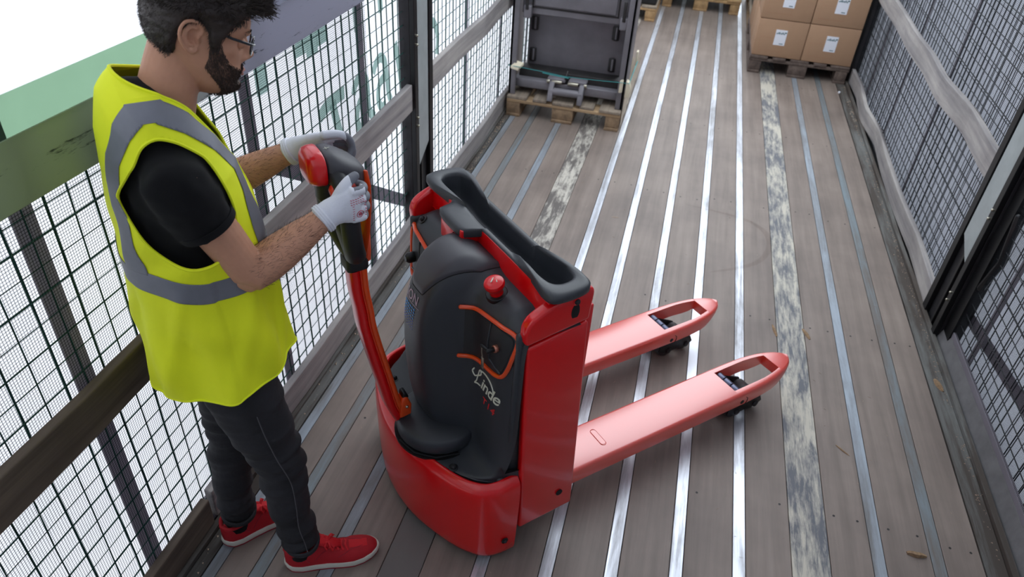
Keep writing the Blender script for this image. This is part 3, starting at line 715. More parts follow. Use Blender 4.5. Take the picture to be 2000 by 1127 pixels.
# forks
def fork(rc):
    hw, z0, z1 = .084, .108, .168
    def half(u):
        if u < 1.40: return hw
        t = (u - 1.40) / .35; return hw * max(0, 1 - t ** 3.0) ** .55 if t < 1 else 0
    us = [.56 + .05 * k for k in range(17)] + [1.40, 1.44, 1.48, 1.52, 1.56, 1.60, 1.64, 1.67, 1.695, 1.715, 1.73, 1.742, 1.748]
    fk = empty('fork'); fk.parent = truck
    # cut-out towards the tip: left web, right web, nose
    def slot(u):   # half width of the opening
        if u < 1.40 or u > 1.655: return None
        return min(.056, half(u) - .024)
    nb = MB()
    def sect(u, r0, r1, o0, o1):
        # closed ring of one web between r0 and r1 (o0/o1: outer edge is rounded)
        zz = z1 - .0; e = .012; dz = z0 + .05 * sstep(1.60, 1.75, u)
        return [tr(u, r0, dz), tr(u, r0, zz - (e if o0 else 0)), tr(u, r0 + (e * .35 if o0 else 0), zz - (e * .35 if o0 else 0)), tr(u, r0 + (e if o0 else .001), zz), tr(u, r1 - (e if o1 else .001), zz), tr(u, r1 - (e * .35 if o1 else 0), zz - (e * .35 if o1 else 0)), tr(u, r1, zz - (e if o1 else 0)), tr(u, r1, dz)]
    A_ = [u for u in us if u <= 1.3601] + [1.40]
    nb.rings([sect(u, rc - half(u), rc + half(u), 1, 1) for u in A_])
    B_ = [1.40, 1.44, 1.48, 1.52, 1.56, 1.60, 1.63, 1.655]
    nb.rings([sect(u, rc - half(u), rc - slot(u), 1, 0) for u in B_]); nb.rings([sect(u, rc + slot(u), rc + half(u), 0, 1) for u in B_])
    C_ = [1.655, 1.67, 1.685, 1.70, 1.712, 1.723, 1.732, 1.739, 1.744, 1.7475]
    nb.rings([sect(u, rc - max(.012, half(u)), rc + max(.012, half(u)), 1, 1) for u in C_])
    nb.build('blade', 'red_fork', fk, True, angle=35)
    if rc > 0:
        nb = MB(); nb.tube([tr(.80, rc - .028, z1 + .0004), tr(.80, rc + .028, z1 + .0004)], .0095, 14, up=(1, 0, 0)); 
        nb.v = [(x, y, min(z, z1 + .0012)) for x, y, z in nb.v]; nb.build('stamped_oval', 'red_fork', fk)
        nb = MB(); ov = []
        for k in range(33):
            an = 2 * math.pi * k / 32; ov.append(tr(.80 + .0105 * math.sin(an), rc + math.copysign(.028, math.cos(an)) * (1 if abs(math.cos(an)) > .02 else 0) + .0105 * math.cos(an), z1 + .0006))
        nb.tube(ov, .0011, 4, cap=False); nb.build('oval_groove', 'orange_red', fk)
    # bearing sleeves seen through the opening
    for k, (a, b) in enumerate(((-.053, -.020), (-.017, .018), (.021, .053))):
        nb = MB(); nb.tube([tr(1.425, rc + a, .147), tr(1.425, rc + b, .147)], .0155, 18, up=(0, 0, 1), round_=False); nb.build('bearing_sleeve', 'shaft', fk, bevel=.002)
    # load rollers on a rocker
    rk = MB(); 
    for s_ in (-1, 1):
        r_ = rc + s_ * .058
        rk.prism([(1.40, .115), (1.47, .125), (1.565, .075), (1.58, .045), (1.555, .030), (1.50, .034), (1.43, .028), (1.39, .05)], lambda q: tr(q[0], r_ - .004, q[1]), lambda q: tr(q[0], r_ + .004, q[1]))
    ro = rk.build('rocker', 'black', fk, bevel=.002)
    for u in (1.445, 1.545):
        nb = MB(); nb.tube([tr(u, rc - .048, .041), tr(u, rc + .048, .041)], .040, 26, up=(0, 0, 1), round_=False); wh = nb.build('load_roller', 'wheel', fk, bevel=.004)
        nb = MB(); nb.tube([tr(u, rc - .067, .041), tr(u, rc + .067, .041)], .013, 16, up=(0, 0, 1), round_=False); nb.build('axle', 'steel_dark', wh, bevel=.002)
    nb = MB(); s_ = 1; q = tr(1.425, rc + hw + .0005, .125); nb.tube([tr(1.425, rc + hw - .003, .123), tr(1.425, rc + hw + .001, .123)], .009, 14, up=(0, 0, 1), round_=False); nb.build('pivot_bolt', 'black', fk)
    nb = MB(); nb.tube([tr(1.446, rc + hw + .0005, .107), tr(1.452, rc + hw + .0005, .12), tr(1.45, rc + hw + .0005, .135), tr(1.44, rc + hw + .0005, .143)], .0012, 5); nb.build('slot_edge', 'gap', fk)
    nb = MB(); nb.tube([tr(.56, rc, .13), tr(1.4, rc, .10)], .012, 8); nb.build('push_rod', 'black', fk)
fork(.203); fork(-.203)
# tiller arm
TP = spline([(.168, -.018, .385), (.140, -.008, .458), (.124, -.004, .533), (.110, -.002, .604), (.084, 0, .732), (.073, 0, .798), (.068, 0, .856), (.061, 0, .912), (.058, 0, .985)], 5)
def tiller_ring(i, wf, d0, d1, e):
    p = TP[i]; t = (TP[min(i + 1, len(TP) - 1)] - TP[max(i - 1, 0)]); t = Vector((t.x, 0, t.z)).normalized(); f = Vector((t.z, 0, -t.x))      # f points towards the forks
    s_ = i / (len(TP) - 1); w_ = wf * lerp(.031, .028, s_)
    a = Vector((p.x, -p.y, p.z)); L = Vector((0, 1, 0))
    return [a + L * w_ + f * (d0 + e), a + L * (w_ - e) + f * d0, a - L * (w_ - e) + f * d0, a - L * w_ + f * (d0 + e), a - L * w_ + f * (d1 - e), a - L * (w_ - e) + f * d1, a + L * (w_ - e) + f * d1, a + L * w_ + f * (d1 - e)]
nb = MB(); nb.rings([tiller_ring(i, 1, -.024, .002, .008) for i in range(len(TP))]); til = nb.build('tiller_arm', 'red', truck, True, angle=50)
nb = MB(); nb.rings([tiller_ring(i, .96, .003, .020, .005) for i in range(3, len(TP))]); nb.build('tiller_front_cover', 'orange', til, True, angle=50)
nb = MB(); nb.rings([tiller_ring(i, .95, .000, .004, .001) for i in range(len(TP))]); nb.build('cover_seam', 'orange_red', til, True, angle=50)
nb = MB(); nb.tube([tr(.070, .034, 1.04), tr(.077, .046, 1.11), tr(.083, .050, 1.18), tr(.086, .046, 1.23), tr(.084, .036, 1.262)], [(.004, .009)] * 5, 10); nb.build('shield_edge', 'orange', til)
nb = MB(); nb.prism([(.150, .405), (.154, .47), (.164, .492), (.176, .488), (.190, .450), (.188, .41)], lambda q: tr(q[0], -.012, q[1]), lambda q: tr(q[0], .022, q[1])); hb = nb.build('tiller_hinge', 'orange', til, True, bevel=.008, seg=3)
nb = MB(); nb.prism([(.160, .485), (.164, .503), (.176, .500), (.183, .480)], lambda q: tr(q[0], -.013, q[1]), lambda q: tr(q[0], .020, q[1])); nb.build('hinge_cap', 'black', til, True, bevel=.004)
nb = MB(); nb.tube([tr(.172, .020, .45), tr(.172, .025, .45)], .005, 10, up=(0, 0, 1)); nb.build('hinge_screw', 'silver', hb)
nb = MB(); nb.rings([[a + (a - Vector((.058, 0, a.z))) * .03 + Vector((0, 0, dz)) for a in tiller_ring(len(TP) - 1, 1, -.030, .026, .008)] for dz in (0, .034)]); nb.build('neck_collar', 'steel_dark', til, True, bevel=.003)
# tiller head: near grip, far grip, orange centre, hub
head = empty('tiller_head'); head.parent = truck
for s_ in (1, -1):
    gp = spline([(.054, .012 * s_, 1.028), (.046, .040 * s_, 1.045), (.034, .068 * s_, 1.082), (.026, .084 * s_, 1.13), (.022, .088 * s_, 1.19), (.018, .078 * s_, 1.245), (.014, .045 * s_, 1.272)], 5)
    rad = [(lerp(.024, .020, k / (len(gp) - 1)), lerp(.027, .020, k / (len(gp) - 1))) for k in range(len(gp))]
    nb = MB(); nb.tube([tr(*p) for p in gp], rad, 16, up=(1, 0, 0)); nb.build('grip', 'rubber', head)
nb = MB(); ow = [(1.0, .020), (1.03, .032), (1.08, .046), (1.14, .054), (1.19, .052), (1.225, .042), (1.245, .030)]
nb.rings([[tr(.066 + .014 * k_ + (.020 if z > 1.2 else .014) - .012 * sstep(1.0, 1.28, z), w_ * a, z) for a, k_ in ((-1, 0), (-.6, 1), (0, 1.3), (.6, 1), (1, 0), (.7, -1), (-.7, -1))] for z, w_ in ow]); nb.build('centre_shield', 'orange', head, True, angle=50)
nb = MB(); hub = [(-.008, .030, .026), (-.006, .044, .032), (.002, .058, .040), (.022, .062, .044), (.045, .060, .042), (.068, .052, .036), (.084, .038, .024), (.092, .018, .012)]
def hubring(u, a, b):
    zc = 1.282 - .034 * sstep(-.02, .09, u) * 1.0; return [tr(u, a * math.copysign(abs(math.cos(t)) ** .7, math.cos(t)), zc + b * math.copysign(abs(math.sin(t)) ** .7, math.sin(t))) for t in [2 * math.pi * k / 28 for k in range(28)]]
nb.rings([hubring(*h) for h in hub[1:]]); hb = nb.build('control_hub', 'cover_cap', head, True, angle=60)
nb = MB(); nb.rings([hubring(u, a, b) for u, a, b in ((-.046, .022, .018), (-.044, .036, .030), (-.036, .048, .038), (-.024, .053, .041), (-.010, .055, .041), (-.007, .054, .040))]); nb.build('belly_button', 'red', head, True, angle=60)
nb = MB(); nb.rings([hubring(u, a, b) for u, a, b in ((-.0075, .0475, .036), (-.0055, .0475, .036))]); nb.build('button_gap', 'gap', head)
for s_ in (1, -1):
    nb = MB(); q = Vector(tr(.022, s_ * .064, 1.246)); nb.tube([q + Vector((-.022, 0, -.004)), q, q + Vector((.042, -s_ * .004, -.010))], [(.015, .017), (.024, .024), (.015, .016)], 14, up=(0, 0, 1)); nb.build('butterfly_switch', 'orange_red', head)
nb = MB(); nb.tube([tr(.004, .0, 1.3175), tr(.018, .0, 1.3185)], .001, 4); nb.tube([tr(.010, -.005, 1.3183), tr(.010, .005, 1.3183)], .001, 4); nb.build('hub_mark', 'white_print', head)
nb = MB(); nb.tube([tr(-.004, 0, 1.20), tr(.008, 0, 1.26)], [(.03, .02), (.04, .028)], 14); nb.tube([tr(.0, 0, 1.21), tr(.03, 0, 1.10), tr(.045, 0, 1.02)], [(.036, .018), (.03, .014), (.022, .014)], 12); nb.build('head_housing', 'rubber', head)
# lettering
def text(s, size, name, mat, fn, parent, shear=0, bold=0, space=1):
    cu = bpy.data.curves.new('txt', 'FONT'); cu.body = s; cu.size = size; cu.shear = shear; cu.offset = bold; cu.space_character = space; cu.resolution_u = 3
    o = bpy.data.objects.new('txt', cu); col.objects.link(o); dg = bpy.context.evaluated_depsgraph_get()
    me = bpy.data.meshes.new_from_object(o.evaluated_get(dg)); bpy.data.objects.remove(o)
    bm = bmesh.new(); bm.from_mesh(me); bmesh.ops.triangulate(bm, faces=bm.faces)
    for _ in range(2): bmesh.ops.subdivide_edges(bm, edges=[e for e in bm.edges if e.calc_length() > size * .25], cuts=1)
    for v in bm.verts: v.co = fn(v.co.x, v.co.y)
    bm.to_mesh(me); bm.free(); me.materials.clear(); me.materials.append(M[mat]); return link(name, me, parent, False)
def logo(x, y): return on_body(.186 + x * 1.0, .602 + y * 1.1, .0014)
text('inde', .058, 'brand_lettering', 'white_print', logo, body, .35, .0009, .92)
nb = MB(); L_ = spline([(a_ + .073, b_ + .060, 0) for a_, b_ in ((.082, .590), (.077, .578), (.086, .566), (.098, .574), (.112, .586), (.112, .600), (.104, .596), (.099, .575), (.094, .552), (.088, .541), (.098, .544), (.112, .545))], 5)
nb.tube([on_body(p.x, p.y, .001) for p in L_], .0024, 5); nb.tube([on_body(p.x + .014, p.y, .001) for p in spline([(.165, .658, 0), (.19, .666, 0), (.218, .662, 0), (.236, .648, 0), (.242, .634, 0)], 5)], .0022, 5); nb.build('brand_swash', 'white_print', body)
text('T14', .036, 'model_lettering', 'red_print', lambda x, y: on_body(.200 + x, .556 + y, .0014), body, .2, .0008, 1.2)
text('ION', .040, 'ion_lettering', 'grey_print', lambda x, y: on_body(-.046 + x * .95, .816 + y, .0014), body, .0, .0002, 1.0)
nb = MB(); nb2 = MB()
for i in range(6):
    for j in range(8):
        if j == 7 and i < 2: continue
        rad = .0036 * (1 - .09 * j); c = on_body(-.044 + i * .0115, .800 - j * .0095, .0010); (nb if j < 4 else nb2).tube([c, c + Vector((-.0006, 0, 0))], rad, 8, up=(0, 0, 1), round_=False)
nb.build('dot_pattern', 'blue_print', body); nb2.build('dot_pattern', 'violet_print', body)
nb = MB(); nb.tube([on_body(-.046 + k * .008, .811, .001) for k in range(11)], .0007, 4); nb.build('thin_line', 'grey_print', body)
# ================================================================== THE WORKER
person = empty('person', TO + Vector((math.cos(TH) * -.27, math.sin(TH) * -.27, 0)), TH, label='man in yellow hi-vis vest, black T-shirt, dark jeans and red sneakers holding the tiller', category='person')
PO = Vector((-.27, 0, 0))
def pmesh(mb_or_me, name, mat, parent=None, **k):
    """author in the truck frame, shift into the person's own frame"""
    if isinstance(mb_or_me, MB):
        mb_or_me.v = [tuple(Vector(v) - PO) for v in mb_or_me.v]; return mb_or_me.build(name, mat, parent or person, **k)
    me = mb_or_me
    for v in me.vertices: v.co -= PO
    me.materials.append(M[mat]) if isinstance(mat, str) else [me.materials.append(M[m]) for m in mat]
    return link(name, me, parent or person, True, angle=180, **k)
RC = -.03                                          # the body's middle plane (r)
# ---- head, in its own frame: x forward, y left, z up
HS = .93; HP = math.radians(18)
HC = Vector(tr(-.203, RC - .002, 1.588))
HY = math.radians(-4)
HM = Matrix.Translation(HC) @ Matrix.Rotation(HY, 4, 'Z') @ Matrix.Rotation(HP, 4, 'Y') @ Matrix.Scale(HS, 4)
FZ = [(-.122, .030), (-.117, .052), (-.110, .072), (-.100, .084), (-.088, .089), (-.076, .085), (-.064, .087), (-.052, .088), (-.040, .087), (-.02, .088), (0, .088), (.014, .090), (.028, .0955), (.045, .095), (.062, .090), (.08, .080), (.095, .066), (.108, .046), (.118, .022), (.124, .0)]
BZ = [(-.122, .010), (-.117, .004), (-.110, -.004), (-.100, -.014), (-.088, -.026), (-.076, -.038), (-.064, -.052), (-.052, -.064), (-.040, -.074), (-.02, -.089), (0, -.098), (.014, -.102), (.028, -.104), (.045, -.103), (.062, -.098), (.08, -.086), (.095, -.070), (.108, -.048), (.118, -.024), (.124, -.002)]
WZ = [(-.122, .012), (-.117, .026), (-.110, .036), (-.100, .046), (-.088, .054), (-.076, .059), (-.064, .063), (-.052, .066), (-.040, .068), (-.02, .071), (0, .073), (.014, .075), (.028, .0765), (.045, .0765), (.062, .073), (.08, .064), (.095, .053), (.108, .038), (.118, .021), (.124, .002)]
g = lambda x, s: math.exp(-(x / s) ** 2)
def head_pt(an, z, off=0.0, face=True):
    F = table(FZ, z)[0]; B = table(BZ, z)[0]; W = table(WZ, z)[0]
    m_ = (F + B) / 2; h = (F - B) / 2; c, s = math.cos(an), math.sin(an)
    x = m_ + (h + off) * math.copysign(abs(c) ** .88, c); y = (W + off) * math.copysign(abs(s) ** .9, s)
    if c > 0: y *= 1 - .10 * c * sstep(-.02, -.09, z) * 0
    if face and c > .1 and off < .004:
        a = abs(y)
        fz = sstep(.1, .5, c)
        dx = 0
        bridge = sstep(.022, .006, z) * sstep(-.045, -.036, z)
        prof = table([(-.046, 0), (-.038, .010), (-.032, .022), (-.025, .0275), (-.018, .026), (-.008, .018), (.002, .010), (.012, .004), (.022, .002), (.03, 0)], z)[0]
        wn = table([(-.046, .010), (-.036, .0125), (-.026, .0115), (-.012, .0085), (.01, .0065), (.03, .008)], z)[0]
        dx += prof * g(y, wn)
        dx += .008 * g(a - .0155, .007) * g(z + .033, .008)             # nostril wings
        dx -= .010 * g(a - .032, .017) * g(z - .004, .013)              # eye sockets
        dx += .005 * g(a - .028, .022) * g(z - .024, .006)              # brows
        dx += .003 * g(y, .025) * g(z + .050, .007)
        dx += .0065 * g(y, .020) * g(z + .0565, .0040) + .0060 * g(y, .018) * g(z + .0665, .0045) - .0035 * g(y, .022) * g(z + .0615, .0022)
        dx -= .004 * g(y, .022) * g(z + .077, .005); dx += .007 * g(y, .022) * g(z + .095, .012)
        x += dx * fz
        y += math.copysign(.004 * g(a - .055, .02) * g(z + .012, .016), y) * fz
    return Vector((x, y, z))
def head_grid(na, nz, z0, z1, off=0.0, fn=None, face=True):
    rr = []
    for j in range(nz + 1):
        t = j / nz; z = lerp(z0, z1, t) if True else 0
        rr.append([(HM @ (head_pt(2 * math.pi * k / na, z, fn(2 * math.pi * k / na, z) if fn else off, face))) for k in range(na)])
    return rr
body_ = MB()
body_.rings(head_grid(120, 130, -.121, .1235))
# neck and torso core
NB = Vector(tr(-.305, RC, 1.44))
body_.tube([tr(-.31, RC, 1.38), tr(-.300, RC, 1.44), tr(-.280, RC, 1.49), tr(-.258, RC - .003, 1.535), tr(-.235, RC - .004, 1.575)], [(.060, .075), (.056, .060), (.051, .055), (.050, .055), (.052, .058)], 28, up=(1, 0, 0))
body_.tube([tr(-.320, RC - .03, 1.462), tr(-.335, RC - .12, 1.395)], [(.034, .028), (.026, .020)], 16); body_.tube([tr(-.320, RC + .03, 1.462), tr(-.335, RC + .12, 1.395)], [(.034, .028), (.026, .020)], 16)
body_.tube([tr(-.295, RC, .95), tr(-.30, RC, 1.10), tr(-.305, RC, 1.25), tr(-.31, RC, 1.36), tr(-.31, RC, 1.42)], [(.13, .08), (.12, .08), (.13, .09), (.12, .075), (.06, .05)], 24, up=(1, 0, 0))
# arms
SR = Vector(tr(-.318, .128, 1.372)); ER = Vector(tr(-.218, .135, 1.128)); WR = Vector(tr(-.020, .118, 1.228))
SL = Vector(tr(-.305, -.195, 1.370)); EL = Vector(tr(-.205, -.235, 1.150)); WL = Vector(tr(-.005, -.145, 1.262))
def arm(S, E, W, s_):
    u1 = (E - S); f1 = (W - E)
    P = [S, S + u1 * .25, S + u1 * .5, S + u1 * .75, S + u1 * .92, E + f1 * .04, E + f1 * .18, E + f1 * .35, E + f1 * .55, E + f1 * .78, W, W + f1 * .06]
    Rr = [.050, .047, .045, .042, .040, .041, .0435, .042, .037, .0285, (.024, .020), (.02, .017)]
    body_.tube([p for p in P], [(r if isinstance(r, tuple) else (r, r)) for r in Rr], 24, up=(0, 1, 0))
    body_.tube([E + u1 * -.06 + Vector((-.008, 0, -.012)), E + Vector((-.010, 0, -.016)) + f1 * .05], [.030, .031], 14)       # elbow
arm(SR, ER, WR, 1); arm(SL, EL, WL, -1)
# ears
def ear(s_):
    def E(x, z, o): return HM @ Vector((-.022 + x * .98 - .45 * o, s_ * (.0715 + o), z * 1.0 + .006))
    hel = [(.016, .010, .004), (.018, .022, .006), (.010, .032, .011), (-.004, .034, .015), (-.015, .027, .018), (-.020, .012, .019), (-.018, -.004, .017), (-.011, -.018, .012), (-.003, -.027, .008), (.006, -.029, .005), (.010, -.022, .003)]
    body_.tube([E(*p) for p in spline(hel, 4)], [.0036] * (len(spline(hel, 4))), 10, up=(0, 1, 0))
    ant = [(.006, .020, .006), (-.004, .020, .0095), (-.010, .010, .0115), (-.010, -.003, .0105), (-.004, -.013, .008), (.003, -.014, .006)]
    body_.tube([E(*p) for p in spline(ant, 4)], [.0034] * len(spline(ant, 4)), 10, up=(0, 1, 0))
    body_.tube([E(.012, -.006, .003), E(.010, .001, .006), E(.012, .007, .003)], .0035, 8)
    n = 24; rr = []
    for o, f in ((-.010, 1), (.0035, 1.0), (.0030, .74), (-.003, .60), (-.006, .45)):
        cx_ = .004 * (1 - f) / .5; rr.append([E(cx_ + math.cos(a) * .0165 * f - .001, .002 - .010 * (1 - f) + math.sin(a) * .029 * f, o + (.009 * (1 - math.cos(a)) / 2 * (1 if f > .7 else .3) if f < 1 or o > 0 else 0)) for a in [2 * math.pi * k / n for k in range(n)]])
    body_.rings(rr)
    body_.tube([E(.001, -.024, .004), E(.004, -.029, .004)], [.0065, .006], 10)
ear(1); ear(-1)
bm_ = remeshed(body_, .0022, 3, .45)
bodyo = pmesh(bm_, 'body', 'skin')
hb_ = lambda name, mb, mat, **k: pmesh(mb, name, mat, bodyo_par, **k)
rf = random.Random(11); cand = []
for v in bm_.vertices:
    p = v.co + PO
    for E_, W_ in ((ER, WR), (EL, WL)):
        d_ = W_ - E_; t_ = (p - E_).dot(d_) / d_.length_squared
        if .02 < t_ < .86 and (p - (E_ + d_ * t_)).length < .055 and rf.random() < .085: cand.append((p.copy(), v.normal.copy(), d_.normalized()))
nb = MB()
for p, n_, d_ in cand[:2600]:
    q = (d_ * .9 + n_ * .25 + Vector((rf.gauss(0, .3), rf.gauss(0, .3), rf.gauss(-.25, .3)))).normalized(); L = rf.uniform(.006, .013)
    nb.tube([p, p + q * L * .5 + n_ * .0012, p + q * L + n_ * .0012], [.00022, .0002, .0001], 3, cap=False, round_=False)
pmesh(nb, 'arm_hair', 'hair', angle=180)
# eyes, lids, lips
for s_ in (1, -1):
    c = HM @ Vector((.0745, s_ * .031, .003))
    nb = MB(); nb.tube([c + Vector((-.0005, 0, 0)), c + Vector((.0005, 0, 0))], .0112, 20, up=(0, 0, 1)); 
    nb = MB(); rr = []
    for j in range(1, 12):
        th_ = math.pi * j / 12; rr.append([c + .0112 * Vector((math.cos(th_), math.sin(th_) * math.cos(a), math.sin(th_) * math.sin(a))) for a in [2 * math.pi * k / 18 for k in range(18)]])
    nb.rings(rr); pmesh(nb, 'eye', 'eye')
    nb = MB(); rr = []
    for j in range(1, 12):
        th_ = math.pi * j / 12; rr.append([c + .0119 * Vector((math.cos(th_), math.sin(th_) * math.cos(a), math.sin(th_) * math.sin(a))) for a in [2 * math.pi * k / 24 for k in range(24)]])
    q = MB().rings(rr); q.v, q.f = clip(q.v, q.f, lambda p: (p - c).z + .0085); q.m = [0] * len(q.f); pmesh(q, 'eyelid', 'skin')
    nb = MB(); e = spline([(.078, .014, .026), (.088, .024, .031), (.086, .038, .033), (.074, .050, .029)], 4)
    for p in e[::1]:
        for _ in range(5):
            b_ = Vector((p.x + .004, s_ * p.y, p.z + R_.uniform(-.003, .003))); 
            nb.tube([HM @ b_, HM @ (b_ + Vector((.0003, s_ * .005, .0012)))], .0005, 3, round_=False)
    pmesh(nb, 'eyebrow', 'beard')
nb = MB(); nb.tube([HM @ Vector(p) for p in ((.090, .020, -.061), (.0965, .008, -.0575), (.0965, -.008, -.0575), (.090, -.020, -.061))], [.0018, .0036, .0036, .0018], 8); nb.tube([HM @ Vector(p) for p in ((.089, .019, -.0625), (.0945, .008, -.067), (.0945, -.008, -.067), (.089, -.019, -.0625))], [.0018, .0042, .0042, .0018], 8); pmesh(nb, 'lips', 'lip'); 
# hair: a displaced cap over the skull with separate locks on top
def hair_off(an, z):
    c = math.cos(an); top = sstep(.03, .10, z); fr = sstep(.2, .9, c)
    return .009 + .016 * top + .010 * top * fr + .002 * noise.noise(Vector((an * 6, z * 90, 2)))
def hairline(an, z):
    """positive where hair grows"""
    a = abs((an + math.pi) % (2 * math.pi) - math.pi)          # 0 at the face, pi at the nape
    low = table([(0, .080), (.45, .080), (.72, .072), (.86, .052), (1.0, .042), (1.12, .034), (1.24, .006), (1.30, -.016), (1.44, -.018), (1.51, .022), (1.62, .040), (1.80, .034), (1.95, .010), (2.15, -.028), (2.5, -.055), (3.15, -.064)], a)[0]
    return z - low - .003 * noise.noise(Vector((an * 9, 3, 1)))
def hp(an, z, o): return HM @ head_pt(an, z, o, False)
mbh = MB(); na, nz = 150, 100; grid = []
zs = [-.075 + (.1225 + .075) * (1 - (1 - j / nz) ** 1.35) for j in range(nz + 1)]
vs = []; fs = []; prm = []
for j in range(nz + 1):
    for k in range(na):
        an = 2 * math.pi * k / na; z = zs[j]; h = hairline(an, z); o = hair_off(an, z) * sstep(-.004, .022, h) + .0015
        p = hp(an, z, o); 
        if z > .03:
            up = sstep(.05, .12, z); p = p + (HM.to_3x3() @ Vector((0, 0, 1))) * (.020 * up + .004 * up * noise.noise(Vector((an * 5, z * 60, 7))))
        vs.append(tuple(p)); prm.append((an, z))
for j in range(nz):
    for k in range(na): fs.append((j * na + k, j * na + (k + 1) % na, (j + 1) * na + (k + 1) % na, (j + 1) * na + k))
fs.append(tuple(nz * na + k for k in range(na)))
dic = {}
for v, (an, z) in zip(vs, prm): dic[v] = hairline(an, z)
key = {tuple(Vector(v)): dic[v] for v in vs}
val = [dic[v] for v in vs]; it = iter(val)
nv, nf = clip(vs, fs, lambda p, it=it: next(it))
mbh.v = nv; mbh.f = nf; mbh.m = [0] * len(nf)
rh = random.Random(3)
def lock(an, z, L, dirv, rad=.0007, seg=4, curl=0):
    base = hp(an, z, hair_off(an, z) * .55 + .001)
    if z > .03: base = base + (HM.to_3x3() @ Vector((0, 0, 1))) * (.014 * sstep(.05, .12, z))
    d = (HM.to_3x3() @ dirv).normalized(); n_ = (hp(an, z, .03) - hp(an, z, 0)).normalized(); pts = []
    ph = rh.uniform(0, 6)
    side = d.cross(n_)
    for k in range(seg + 1):
        t = k / seg; pts.append(base + d * L * t + n_ * (L * (.10 if z < .05 else .26) * math.sin(t * 2.2) + .001) + side * (curl * math.sin(t * 5 + ph)) + n_ * curl * math.cos(t * 5 + ph))
    mbh.tube(pts, [rad * (1 - .6 * k / seg) for k in range(seg + 1)], 3, cap=False, round_=False)
cnt = 0
while cnt < 12000:
    an = rh.uniform(0, 2 * math.pi); z = rh.uniform(-.07, .118)
    if hairline(an, z) < .001: continue
    c = math.cos(an); s__ = math.sin(an); top = sstep(.04, .09, z); cnt += 1
    back = sstep(0, -.6, c)
    dv = Vector((-s__ * 0 - .5 * (1 - top) + top * (.5 * c), (.2 * s__), -.9 * (1 - top) + .5 * top)) + Vector((rh.gauss(0, .25), rh.gauss(0, .25), rh.gauss(0, .2)))
    if c > .5 and z > .06: dv = Vector((1, rh.gauss(0, .3), .35 + rh.gauss(0, .25)))
    L = lerp(.011, .026, top) * rh.uniform(.7, 1.2)
    if c > .45 and z > .062: L *= 1.25
    lock(an, z, L * (1 if top > .3 else .7), dv, .0005 if top < .5 else .0008, 4, .0 if top < .4 else .003)
for _ in range(240):                               # the quiff that hangs over the forehead
    an = rh.uniform(-.75, .55); z = rh.uniform(.070, .088)
    lock(an, z, rh.uniform(.018, .036), Vector((1, rh.gauss(0, .3), rh.uniform(-.5, .25))), .0011, 6, .0045)
pmesh(mbh, 'hair', 'hair', angle=180)
# beard: short strands over a thin dark under-layer
def beard_f(an, z):
    a = abs((an + math.pi) % (2 * math.pi) - math.pi)
    up = table([(0, -.073), (.16, -.075), (.24, -.062), (.34, -.052), (.50, -.050), (.80, -.044), (1.0, -.034), (1.12, -.016), (1.24, .006), (1.32, .018), (1.42, .016), (1.48, -.026), (1.60, -.050), (1.72, -.12)], a)[0]
    lo = table([(0, -.125), (.8, -.125), (1.05, -.120), (1.25, -.108), (1.42, -.088), (1.55, -.066), (1.68, -.03)], a)[0]
    v = min(up - z, z - lo)
    if a < .30: v = max(v, min(z + .0565 + .004 * a, -.0400 - z + .0))         # moustache
    return v
def bp(an, z, o): 
    p = head_pt(an, z, 0, True); q = head_pt(an, z, .02, False); d = (q - head_pt(an, z, 0, False)).normalized(); return HM @ (p + d * o)
vs = []; fs = []; val = []; na, nz = 130, 90
for j in range(nz + 1):
    for k in range(na + 1):
        an = lerp(-1.8, 1.8, k / na); z = lerp(-.1215, .03, j / nz); v = beard_f(an, z); vs.append(tuple(bp(an, z, .0004 + .0016 * sstep(.002, .016, v)))); val.append(v - .002)
for j in range(nz):
    for k in range(na): a_ = j * (na + 1) + k; fs.append((a_, a_ + 1, a_ + na + 2, a_ + na + 1))
it = iter(val); nv, nf = clip(vs, fs, lambda p: next(it)); nb = MB(); nb.v = nv; nb.f = nf; nb.m = [0] * len(nf); pmesh(nb, 'beard', 'beard_base', angle=180); nb = MB()
cnt = 0
while cnt < 5200:
    an = rh.uniform(-1.75, 1.75); z = rh.uniform(-.121, .03); v = beard_f(an, z)
    if v < -.002 or rh.random() > .45 + 60 * max(0, v): continue
    cnt += 1; b_ = bp(an, z, .001); d = (HM.to_3x3() @ Vector((.35 + rh.gauss(0, .2), rh.gauss(0, .15), -1))).normalized(); n_ = (bp(an, z, .02) - b_).normalized(); L = rh.uniform(.0025, .0055)
    nb.tube([b_, b_ + d * L * .5 + n_ * .0012, b_ + d * L + n_ * .0016], [.0004, .00035, .0002], 3, cap=False, round_=False)
pmesh(nb, 'beard_hair', 'beard', angle=180)
